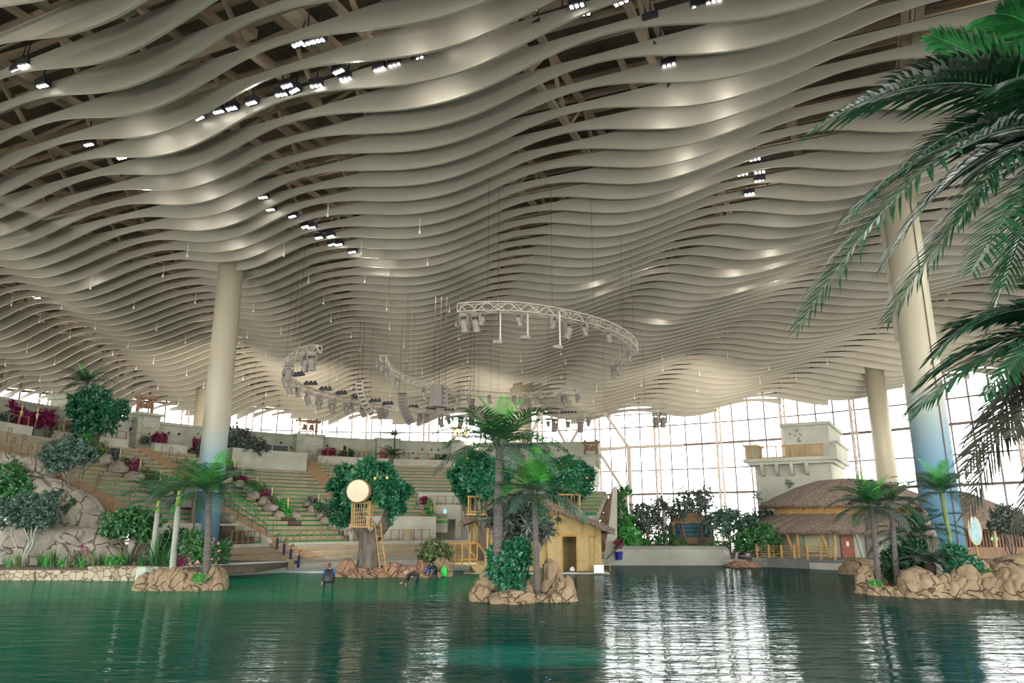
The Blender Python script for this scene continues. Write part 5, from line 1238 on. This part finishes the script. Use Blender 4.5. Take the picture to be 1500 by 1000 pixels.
# ------------------------------------------------------------------ people wading
SUIT = mat('black_wetsuit', (.008,.009,.014), .5); SUITB = mat('blue_wetsuit', (.01,.08,.35), .5); SKIN = mat('skin', (.50,.28,.20), .6); HAIR = mat('brown_hair', (.12,.06,.03), .7); HAIRB = mat('blond_hair', (.38,.25,.14), .7)
def skin_fig(name, J, E, m, parent, sub=2):
    me = bpy.data.meshes.new(name); ks = list(J); me.from_pydata([J[k][0] for k in ks], [(ks.index(a), ks.index(b_)) for a, b_ in E], []); me.update()
    o = bpy.data.objects.new(name, me); COL.objects.link(o); o.parent = parent
    sk = o.modifiers.new('skin', 'SKIN'); sk.use_smooth_shade = True
    for i, k in enumerate(ks):
        rr = J[k][1]; me.skin_vertices[0].data[i].radius = rr if isinstance(rr, tuple) else (rr, rr)
    me.skin_vertices[0].data[0].use_root = True
    o.modifiers.new('sub', 'SUBSURF').levels = sub; o.modifiers['sub'].render_levels = sub
    me.materials.append(m); return o
def person(label, loc, rz, J, hair, sleeve):
    t = thing('person', label, 'person', loc, rz)
    body = {k: J[k] for k in J if not k.startswith(('hand', 'f', 'head', 'face'))}
    E = [('pelvis', 'spine'), ('spine', 'chest'), ('chest', 'neck')]
    for s in 'LR': E += [('chest', 'sh'+s), ('sh'+s, 'el'+s), ('el'+s, 'wr'+s), ('pelvis', 'hip'+s), ('hip'+s, 'kn'+s), ('kn'+s, 'an'+s), ('an'+s, 'toe'+s)]
    skin_fig('body', body, E, SUIT, t)
    hd = Vector(J['head'][0]); nk = Vector(J['neck'][0]); up = (hd-nk).normalized(); fc = Vector(J['face'][0]).normalized()
    sdv = up.cross(fc).normalized(); fc = sdv.cross(up).normalized(); M = Matrix((sdv, -fc, up)).transposed()
    b = MB(); prof = [(.035, -.12), (.055, -.09), (.075, -.04), (.082, .02), (.078, .07), (.05, .11), (.01, .125)]
    b.lathe(prof, 16, hd, M=M @ Matrix.Diagonal((.92, 1.12, 1))); b.lathe([(.05, -.16), (.048, 0)], 10, hd-up*.04, M=M)
    def loc_(x, y, z): return hd+sdv*x+fc*y+up*z
    b.add([loc_(-.014, .085, -.02), loc_(.014, .085, -.02), loc_(0, .115, -.03), loc_(0, .085, .02)], [(0, 1, 2), (0, 2, 3), (1, 3, 2)])
    for s in (-1, 1): b.lathe([(.0, -.012), (.028, 0), (.0, .012)], 8, loc_(s*.078, 0, -.01), M=M @ Matrix.Rotation(PI/2, 3, 'Y'))
    b.build('head', SKIN, t, smooth=True)
    b = MB()
    for s in (-1, 1): b.lathe([(.0, -.006), (.011, 0), (.0, .006)], 8, loc_(s*.03, .083, .012), M=M @ Matrix.Rotation(PI/2, 3, 'X'))
    b.build('eyes', BLACK, t)
    b = MB(); b.lathe([(.0, -.004), (.022, 0), (.0, .004)], 8, loc_(0, .083, -.06), M=M @ Matrix.Rotation(PI/2, 3, 'X')); b.build('mouth', mat('lips', (.35,.12,.10), .6), t)
    b = MB(); b.lathe([(.09, -.07), (.096, -.0), (.1, .04), (.094, .09), (.055, .128), (.01, .14)], 16, hd-fc*.03+up*.0, M=M @ Matrix.Diagonal((.95, 1.14, 1)))
    b.tube([hd-fc*.08+up*.06, hd-fc*.15-up*.0, hd-fc*.15-up*.16], [.05, .045, .015], 8); b.build('hair', hair, t, smooth=True)
    for s in 'LR':
        w = Vector(J['wr'+s][0]); d = (w-Vector(J['el'+s][0])).normalized(); sv = d.cross(Vector((0, 0, 1)));
        sv = sv.normalized() if sv.length > .1 else Vector((1, 0, 0)); dn = sv.cross(d).normalized()
        b = MB(); b.tube([w-d*.03, w+d*.03, w+d*.09], [.028, .036, .034], 8)
        for k in range(4):
            o_ = sv*(.026-.0173*k); L = [.062, .075, .07, .052][k]; p0 = w+d*.085+o_
            b.tube([p0, p0+d*L*.5+o_*.15, p0+d*L*.85+dn*.02, p0+d*L+dn*.045], [.0095, .009, .008, .006], 6)
        b.tube([w+d*.02+sv*.03, w+d*.05+sv*.055, w+d*.085+sv*.062+dn*.01], [.012, .011, .008], 6)
        b.build('hand', SKIN, t, smooth=True)
        a = Vector(J['sh'+s][0]); e = Vector(J['el'+s][0]); b = MB(); b.tube([a.lerp(e, -.1), a.lerp(e, .3), a.lerp(e, .9)], [.078, .07, .056], 10); b.build('sleeve', sleeve, t, smooth=True)
    return t
# squatting woman seen from behind, facing away from the camera
p = onz(480, 861, 0)
J = {'pelvis': ((0, 0, .34), (.17, .15)), 'spine': ((0, .08, .52), (.145, .12)), 'chest': ((0, .16, .72), (.165, .12)), 'neck': ((0, .19, .88), (.055, .055)), 'head': ((0, .2, 1.03), .1), 'face': ((.3, 1, -.1), 0),
     'shL': ((-.19, .17, .80), (.065, .065)), 'elL': ((-.27, .2, .56), (.05, .05)), 'wrL': ((-.30, .16, .26), (.034, .034)), 'shR': ((.19, .17, .80), (.065, .065)), 'elR': ((.25, .26, .55), (.05, .05)), 'wrR': ((.22, .34, .30), (.034, .034)),
     'hipL': ((-.13, .02, .32), (.13, .13)), 'knL': ((-.24, .38, .38), (.075, .075)), 'anL': ((-.2, .16, .04), (.05, .05)), 'toeL': ((-.22, .32, -.02), (.04, .03)),
     'hipR': ((.13, .02, .32), (.13, .13)), 'knR': ((.24, .38, .38), (.075, .075)), 'anR': ((.2, .16, .04), (.05, .05)), 'toeR': ((.22, .32, -.02), (.04, .03))}
person('person crouching in shallow water, back to the camera, black wetsuit with blue shoulders', (p.x, p.y, .02), .1, J, HAIR, SUITB)
# bent-over wader
p = onz(606, 857, 0)
J = {'pelvis': ((.14, 0, .50), (.16, .15)), 'spine': ((-.03, 0, .58), (.14, .12)), 'chest': ((-.22, 0, .54), (.16, .13)), 'neck': ((-.36, 0, .50), (.055, .055)), 'head': ((-.45, .0, .56), .1), 'face': ((-1, 0, -.4), 0),
     'shL': ((-.26, -.17, .50), (.062, .062)), 'elL': ((-.36, -.2, .26), (.048, .048)), 'wrL': ((-.56, -.2, .14), (.034, .034)), 'shR': ((-.26, .17, .50), (.062, .062)), 'elR': ((-.3, .22, .24), (.048, .048)), 'wrR': ((-.42, .24, .05), (.034, .034)),
     'hipL': ((.16, -.12, .44), (.12, .12)), 'knL': ((.05, -.15, .12), (.075, .075)), 'anL': ((.25, -.15, -.2), (.05, .05)), 'toeL': ((.1, -.15, -.24), (.04, .03)),
     'hipR': ((.16, .12, .44), (.12, .12)), 'knR': ((.1, .17, .1), (.075, .075)), 'anR': ((.3, .17, -.2), (.05, .05)), 'toeR': ((.15, .17, -.24), (.04, .03))}
person('person in all-black wetsuit bending with hands in the water, middle wader', (p.x, p.y, .02), 0, J, HAIRB, SUIT)
p = onz(634, 848, 0)
J2 = dict(J); person('person in black and blue wetsuit leaning down beside the rocks', (p.x, p.y, .12), -.35, J2, HAIR, SUITB)
b = MB(); b.lathe([(.02, 0), (.16, .05), (.2, .25), (.14, .5), (.05, .6), (.02, .62)], 9, M=Matrix.Diagonal((1, .7, 1))); p = onz(650, 845, 0); tag(b.build('net_bag', mat('neon_green', (.02,.65,.08), .6), loc=(p.x, p.y, .02)), 'neon green mesh bag at the right end of the drum tree island', 'bag')
# ------------------------------------------------------------------ lighting trusses
TZ = 16.0
TRS = mat('truss_aluminium', (.47,.42,.36), .45, metal=.2); LAMPG = mat('grey_lamp_body', (.20,.175,.155), .45); LENS = mat('lens', (.05,.05,.06), .15)
def truss(px, label, h=.55, w=.5, cell=.62, cables=5):
    pts = [onz(x, y, TZ) for x, y in px]; P = []
    # smooth path (Catmull-Rom)
    for i in range(len(pts)-1):
        p0 = pts[max(i-1, 0)]; p1 = pts[i]; p2 = pts[i+1]; p3 = pts[min(i+2, len(pts)-1)]
        for k in range(8):
            t = k/8; P.append(.5*((2*p1)+(-p0+p2)*t+(2*p0-5*p1+4*p2-p3)*t*t+(-p0+3*p1-3*p2+p3)*t**3))
    P.append(pts[-1]); L = [0]
    for a, b_ in zip(P[:-1], P[1:]): L.append(L[-1]+(b_-a).length)
    n_ = int(L[-1]/cell); Q = []
    for i in range(n_+1):
        s = L[-1]*i/n_; k = min(max(np.searchsorted(L, s)-1, 0), len(P)-2); Q.append(P[k].lerp(P[k+1], (s-L[k])/(L[k+1]-L[k])))
    t = thing('lighting_truss', label, 'truss', Q[0]); o0 = Q[0]
    C = [[], [], [], []]
    for i, q in enumerate(Q):
        d = (Q[min(i+1, n_)]-Q[max(i-1, 0)]).normalized(); sv = Vector((-d.y, d.x, 0)).normalized()
        for k, (a, z) in enumerate(((-.5, 0), (.5, 0), (.5, 1), (-.5, 1))): C[k].append(q-o0+sv*a*w+Vector((0, 0, z*h)))
    b = MB()
    for k in range(4): b.tube(C[k], .04, 6)
    b.build('chords', TRS, t)
    b = MB()
    for i in range(n_):
        for k in range(4):
            k2 = (k+1) % 4; a, c = (C[k][i], C[k2][i+1]) if i % 2 else (C[k2][i], C[k][i+1]); b.bar(a, c, .035)
            if i % 4 == 0 or i == n_-1: j = i if i % 4 == 0 else n_; b.bar(C[k][j], C[k2][j], .035)
    b.build('lacing', TRS, t)
    for i in range(cables):
        q = Q[int(n_*(i+.5)/cables)]; zt = fin_z(q.x, q.y)[0]; b = MB(); b.tube([q-o0+Vector((0, 0, h)), (q-o0).xy.to_3d()+Vector((0, 0, zt-q.z))], .014, 4); b.build('hanging_cable', DARK, t)
    return Q
TR1 = [(672, 458), (700, 456), (750, 456), (800, 462), (850, 472), (890, 484), (918, 499), (929, 512), (926, 522), (913, 530), (901, 540)]
TR2 = [(561, 530), (572, 548), (600, 562), (640, 573), (700, 580), (760, 583), (846, 578)]
TR3 = [(468, 516), (445, 520), (424, 533), (418, 550), (430, 566), (460, 578), (510, 590), (572, 603)]
TR4 = [(598, 603), (640, 608), (700, 611), (752, 612)]
TR5 = [(800, 614), (880, 610), (976, 604)]
truss(TR1, 'upper right curved lighting truss hooking down at its right end', cables=6)
truss(TR2, 'long middle lighting truss curving from upper left to the right behind the box speaker')
truss(TR3, 'C-shaped lighting truss at the left with black fixtures on its top')
truss(TR4, 'short straight truss behind the crown of the tallest palm')
truss(TR5, 'straight lighting truss seen against the bright window wall', cables=3)
# moving heads -------------------------------------------------------
def moving_head():
    t = thing('stage_light', 'x', 'stage light')
    b = MB(); b.box((0, 0, -.10), (.42, .3, .16)); b.build('base', LAMPG, t)
    b = MB()
    for s in (-1, 1): b.box((s*.23, 0, -.42), (.05, .16, .52))
    b.box((0, 0, -.19), (.5, .18, .06)); b.build('yoke', LAMPG, t)
    b = MB(); M = Matrix.Rotation(.35, 3, 'X'); b.lathe([(.12, .26), (.19, .18), (.2, -.02), (.17, -.22), (.2, -.34), (.2, -.38)], 14, (0, 0, -.58), M=M); h = b.build('lamp_head', LAMPG, t, smooth=True)
    b = MB(); b.lathe([(.17, -.385), (.165, -.40)], 14, (0, 0, -.58), M=M); b.build('lens', LENS, h)
    return t
MH = None
def heads(pxs, where, ytr):
    global MH
    for i, (x, y, s) in enumerate(pxs):
        q = onz(x, y-5, TZ)
        if MH is None: MH = moving_head(); o = MH
        else: o = clone(MH)
        o.location = (q.x, q.y, TZ); o.rotation_euler = (0, 0, rnd.uniform(-1.2, 1.2)); o.scale = (s, s, s)
        o['label'] = '%s grey moving head from the left under the %s' % (ORD[i], where); o['group'] = 'moving heads under the '+where
heads([(680, 463, 1.3), (697, 463, 1.3), (706, 462, .9), (760, 462, .95), (810, 468, .9), (832, 474, 1.3), (856, 477, .95), (891, 488, .9), (899, 540, 1.1), (905, 534, 1.2), (921, 519, .9)], 'upper right curved truss', 0)
heads([(560, 534, .9), (566, 543, 1.1), (582, 558, 1.1), (622, 572, 1.3), (670, 580, 1.2), (687, 582, .9), (717, 583, 1.0), (753, 584, .95), (765, 585, 1.4), (786, 584, 1.0), (821, 583, 1.0), (828, 582, 1.4), (846, 580, 1.0)], 'long middle truss', 0)
heads([(449, 522, 1.5), (458, 520, 1.5), (424, 536, 1.5), (419, 548, 1.5), (424, 560, 1.5), (436, 571, 1.1), (451, 577, 1.5), (468, 583, 1.5), (487, 588, 1.6), (508, 592, 1.5), (516, 594, 1.1), (532, 597, 1.5), (557, 602, 1.4), (565, 604, 1.2)], 'C-shaped left truss', 0)
heads([(615, 610, 1.5), (625, 610, 1.2), (646, 612, 1.6), (657, 612, 1.2), (675, 614, 1.6)], 'short straight truss behind the palm', 0)
heads([(803, 617, 1.1), (813, 618, 1.7), (832, 617, 1.2), (850, 616, 1.9), (862, 615, 1.2), (960, 609, 1.8), (971, 609, 1.8)], 'straight truss before the windows', 0)
BT = None
def tops(pxs, where):
    global BT
    for i, (x, y) in enumerate(pxs):
        q = onz(x, y, TZ+.6)
        if BT is None:
            BT = thing('strip_fixture', 'x', 'stage light'); b = MB(); b.box((0, 0, .12), (1.3, .35, .22)); b.build('housing', BLACK, BT)
            b = MB()
            for k in (-.4, 0, .4): b.lathe([(.12, 0), (.16, .14), (.12, .2)], 10, (k, 0, .2))
            b.build('lamps', BLACK, BT, smooth=True); o = BT
        else: o = clone(BT)
        o.location = (q.x, q.y, TZ+.56); o.rotation_euler = (0, 0, rnd.uniform(-.5, .3)); o['label'] = '%s black fixture from the left lying on top of the %s' % (ORD[i], where); o['group'] = 'black fixtures on the '+where
tops([(437, 550), (455, 563), (477, 571), (500, 577), (523, 583), (550, 588), (568, 592)], 'C-shaped left truss')
tops([(605, 597), (631, 600), (658, 602), (690, 603), (752, 606)], 'short straight truss')
tops([(803, 607), (811, 607), (828, 606), (838, 606)], 'straight truss before the windows')
# camera drop poles under truss 1
for i, (x, y0, y1) in enumerate(((733, 458, 500), (773, 474, 493), (820, 480, 507))):
    Yp = onz(x, 458, TZ).y; q = at(x, y0, Yp); e = at(x, y1, Yp); t = thing('camera_pole', ['left and longest', 'middle', 'right'][i]+' drop pole with a small camera below the upper right truss', 'camera pole', (q.x, q.y, e.z))
    b = MB(); b.tube([(0, 0, 0), (0, 0, max(q.z-e.z, TZ-e.z))], .06, 6); b.build('pole', TRS, t)
    b = MB(); b.box((-.15, 0, -.05), (.6, .2, .22)); b.tube([(-.3, 0, -.05), (-.3, -.3, -.1)], .09, 8); b.build('camera_body', LAMPG, t)
# speakers ---------------------------------------------------------------
def line_array(top, bot, n_, lean, wpx, label, box=LAMPG):
    Y = top[2]; p = at(top[0], top[1], Y); q = at(bot[0], bot[1], Y); t = thing('line_array', label, 'loudspeaker', p)
    w = wpx*Y/FPX; H = (p-q).z; 
    for i in range(n_):
        k = (i+.5)/n_; c = Vector(((q-p).x*k**2.2, 0, -H*k)); a = -lean*k*k
        b = MB(); M = Matrix.Rotation(a*.8, 3, 'Y') @ Matrix.Rotation(.15+k*.3, 3, 'X'); b.box(c, (w, .7, H/n_*.94), M=M)
        c2 = c+M @ Vector((0, -.36, 0)); e = b.build('cabinet', box, t); b = MB(); b.box(c2, (w*.8, .03, H/n_*.6), M=M); b.build('grille', mat('speaker_grille', (.10,.09,.08), .7), e)
    b = MB(); zt = fin_z(p.x, p.y)[0]
    for s in (-.3, .3): b.tube([(s*w, 0, 0), (s*w, 0, zt-p.z)], .03, 5)
    b.box((0, 0, .06), (w*1.1, .6, .1)); b.build('rigging', DARK, t)
    return t
line_array((527, 556, 80), (546, 607, 80), 9, .8, 10, 'long curved pale loudspeaker line array, leftmost, over the drum tree', METAL_W)
line_array((589, 577, 78), (603, 620, 78), 9, .7, 12, 'curved grey loudspeaker line array left of the box speaker')
line_array((691, 586, 82), (691, 622, 82), 7, 0, 9, 'straight hanging loudspeaker line array behind the tallest palm crown')
p = at(643, 580, 62); t = thing('subwoofer_cluster', 'boxy grey hanging loudspeaker cluster in the middle of the long truss', 'loudspeaker', p)
b = MB(); b.box((0, 0, 0), (1.25, .9, 1.85), rz=.5); b.build('cabinet', LAMPG, t)
b = MB()
for i in range(4):
    b.lathe([(.0, 0), (.07, .0), (.07, .04)], 10, Matrix.Rotation(.5, 3, 'Z') @ Vector((.3, -.46, -.6+.4*i)), M=Matrix.Rotation(.5, 3, 'Z') @ Matrix.Rotation(PI/2, 3, 'X'))
b.box(Matrix.Rotation(.5, 3, 'Z') @ Vector((.12, -.46, 0)), (.05, .04, 1.7), rz=.5); b.build('drivers', BLACK, t)
b = MB()
for s in (-.5, 0, .5): b.tube([(s, 0, .9), (s, 0, 9)], .025, 4)
b.build('rigging', DARK, t)
for i, (x, y0, y1, Y) in enumerate(((437, 410, 505, 60), (430, 400, 500, 60), (494, 475, 560, 70), (596, 490, 560, 70), (730, 430, 470, 45), (945, 540, 596, 85), (604, 500, 570, 72))):
    p = at(x, y1, Y); b = MB(); zt = fin_z(p.x, p.y)[1]; b.tube([(0, 0, 0), (0, 0, zt-p.z)], .018, 4); tag(b.build('hanging_cable', DARK, loc=p), '%s thin dark cable from the left hanging from the ceiling baffles' % ORD[[1, 0, 2, 3, 5, 6, 4][i]], 'cable', 'free hanging ceiling cables')
# ------------------------------------------------------------------ floodlights between the baffles
GLOW = mat('lamp_glow', (1,1,1), .5, emit=(1, .97, .92, 14))
FLP = [(35, 98), (25, 105), (62, 127), (130, 213), (178, 232), (216, 253), (192, 195), (224, 192), (292, 174), (320, 165), (339, 160), (368, 152), (412, 140), (431, 134), (463, 127), (420, 127), (436, 66), (451, 65), (466, 61), (496, 106), (506, 117), (556, 103), (578, 97), (613, 88), (654, 61), (743, 53), (783, 40), (824, 30), (845, 10), (854, 21), (910, 5), (954, 32), (969, 69), (980, 97), (988, 131), (1025, 12), (1046, 4), (1031, 18), (1035, 51), (1049, 88), (385, 290), (396, 308), (428, 318), (447, 333), (456, 334), (467, 349), (484, 347), (486, 359), (496, 359), (516, 370), (1106, 234), (1088, 256), (1113, 253), (1113, 266), (1098, 285), (1127, 300), (50, 434), (55, 437), (83, 444), (148, 511), (10, 386), (945, 411)]
FLP = FLP[:60]
fx = None
for i, (x, y) in enumerate(sorted(FLP)):
    z = 25.3; q = onz(x, y, z)
    if fx is None:
        fx = thing('floodlight', 'x', 'floodlight'); b = MB(); b.box((0, 0, .22), (.72, .42, .34)); b.build('housing', BLACK, fx)
        b = MB()
        for k in (-.24, 0, .24): b.box((k, 0, .03), (.13, .18, .05))
        b.build('lamp_panel', GLOW, fx)
        b = MB(); b.tube([(0, 0, .3), (0, 0, 1.6)], .04, 6); b.build('bracket', BLACK, fx); o = fx
    else: o = clone(fx)
    o.location = q; o.rotation_euler = (rnd.uniform(-.3, .1), 0, -.43+rnd.uniform(-.2, .2)); o['label'] = 'black floodlight with three glowing panels in the gap between the wavy ceiling baffles'; o['group'] = 'floodlights glowing between the baffles'
for x, y in ((190, 180), (215, 205), (270, 200), (320, 175), (390, 160), (275, 250), (250, 300), (295, 280), (335, 295), (280, 325), (340, 325), (340, 355), (370, 365), (405, 330), (405, 375), (130, 410), (550, 390), (567, 405), (600, 65), (690, 40), (705, 80), (635, 145), (665, 135), (1045, 65), (990, 145), (1060, 125), (970, 180), (1060, 160), (995, 210), (1070, 185), (995, 240), (1065, 230), (1005, 275), (1110, 275), (865, 410), (880, 430), (955, 410), (1125, 360), (1070, 390), (1135, 390), (1085, 420), (1140, 425), (965, 470), (540, 120)):
    q = onz(x, y, 24.7); k = round(((q.x*FN.x+q.y*FN.y)-(23.45-1.9*9))/1.9); dv = (23.45-1.9*9)+1.9*k-1.35-(q.x*FN.x+q.y*FN.y)
    o = lamp('POINT', (q.x+FN.x*dv, q.y+FN.y*dv, 24.55), 75, (1, .93, .86), shadow_soft_size=.04)  # bare point lamps added to raise the sheen patches on the baffles
# tiny pendant sensors
pd = None; r = random.Random(9)
i = 0
for gx_ in np.arange(-70, 60, 6.4):
    for gy_ in np.arange(50, 120, 6.8):
        x = gx_+r.uniform(-1, 1); y = gy_+r.uniform(-1, 1)
        if math.hypot(x-HC[0], y-HC[1]) > 80 or y < abs(x)*.5+42 or (x > -6 and y < 88): continue
        zb_ = fin_z(x, y)[1]
        if pd is None:
            b = MB(); b.tube([(0, 0, 0), (0, 0, 1.1)], .02, 4); b.lathe([(.02, .22), (.07, .1), (.09, -.05), (.04, -.1)], 8); pd = b.build('ceiling_pendant', mat('white_pendant', (.75,.74,.70), .5)); o = pd
        else: o = pd.copy(); COL.objects.link(o)
        o.location = (x, y, zb_-.6); tag(o, 'tiny white drop pendant hanging just below the wavy ceiling baffles', 'pendant', 'tiny white pendants dotted under the ceiling')
# ------------------------------------------------------------------ foreground palms at the right
def hero_palm(name, label, crown, base, tr, fr, seed, m):
    r = random.Random(seed); t = thing(name, label, 'palm', base)
    base = Vector(base); c = Vector(crown)-base
    b = MB(); b.tube([(0, 0, 0), (c.x*.3, c.y*.3, c.z*.5), c], [tr*1.1, tr, tr*.8], 14); b.build('trunk', PTRUNK, t, smooth=True)
    for i, (tx, ty, tY, lift, ll, mm) in enumerate(fr):
        tip = at(tx, ty, tY)-base; P = c; Q = P.lerp(tip, .5)+Vector((0, 0, lift))
        def cv(tt, P=P, Q=Q, T=tip):
            return P*(1-tt)**2+Q*2*tt*(1-tt)+T*tt*tt
        me = frond_mesh(cv, 52, ll*.70, .062, seed+i, mm, fold=.3, sweep=.95, droop=.3, rr=.02, seg=3)
        o = bpy.data.objects.new('frond', me); COL.objects.link(o); o.parent = t
    return t
H_DK = leafm('hero_leaf_dark', (.006,.035,.014), (.03,.12,.05)); H_BR = leafm('hero_leaf_bright', (.02,.16,.04), (.07,.34,.10)); H_GY = leafm('hero_leaf_grey', (.025,.03,.022), (.085,.09,.065))
c = at(1640, 205, 6.2)
hero_palm('foreground_palm', 'large dark feather palm reaching in from the right edge close to the camera', c, (c.x+.1, c.y+.2, -.2), .16,
  [(1196, 186, 5.6, 1.0, 1.0, H_DK), (1238, 322, 5.9, .9, 1.0, H_DK), (1168, 482, 5.4, 1.45, 1.05, H_DK), (1366, 52, 6.4, .15, .8, H_BR), (1300, 470, 6.0, .9, .95, H_DK), (1420, 400, 4.9, .5, .9, H_DK), (1600, 0, 5.5, .7, .9, H_BR), (1450, -60, 7.0, .5, .9, H_BR), (1420, 250, 7.2, .5, .9, H_DK), (1450, 480, 6.6, .9, .9, H_DK), (1530, 330, 5.2, .6, .9, H_DK), (1330, 240, 7.0, .8, .95, H_DK), (1480, 120, 5.4, .6, .9, H_DK), (1290, 395, 6.6, 1.1, .95, H_DK), (1400, 330, 5.8, .8, .95, H_DK), (1460, 20, 6.0, .7, .9, H_BR), (1250, 160, 6.8, 1.1, .95, H_DK), (1470, 420, 5.6, .7, .9, H_DK)], 1, None)
c = at(1660, 500, 6.0)
hero_palm('foreground_palm', 'lower dark palm at the right edge whose fronds hang before the windows', c, (c.x+.1, c.y+.2, -.2), .14,
  [(1335, 606, 6.0, .55, .8, H_DK), (1350, 560, 6.6, .5, .8, H_DK), (1412, 690, 5.6, .65, .75, H_GY), (1418, 750, 5.8, .95, .75, H_GY), (1490, 770, 6.2, .5, .6, H_GY), (1400, 480, 6.8, .35, .8, H_DK), (1480, 640, 5.2, .3, .7, H_GY), (1520, 420, 6.5, .3, .7, H_DK), (1370, 520, 6.2, .7, .8, H_DK), (1440, 580, 5.4, .5, .75, H_DK), (1420, 640, 6.6, .5, .7, H_GY)], 40, None)
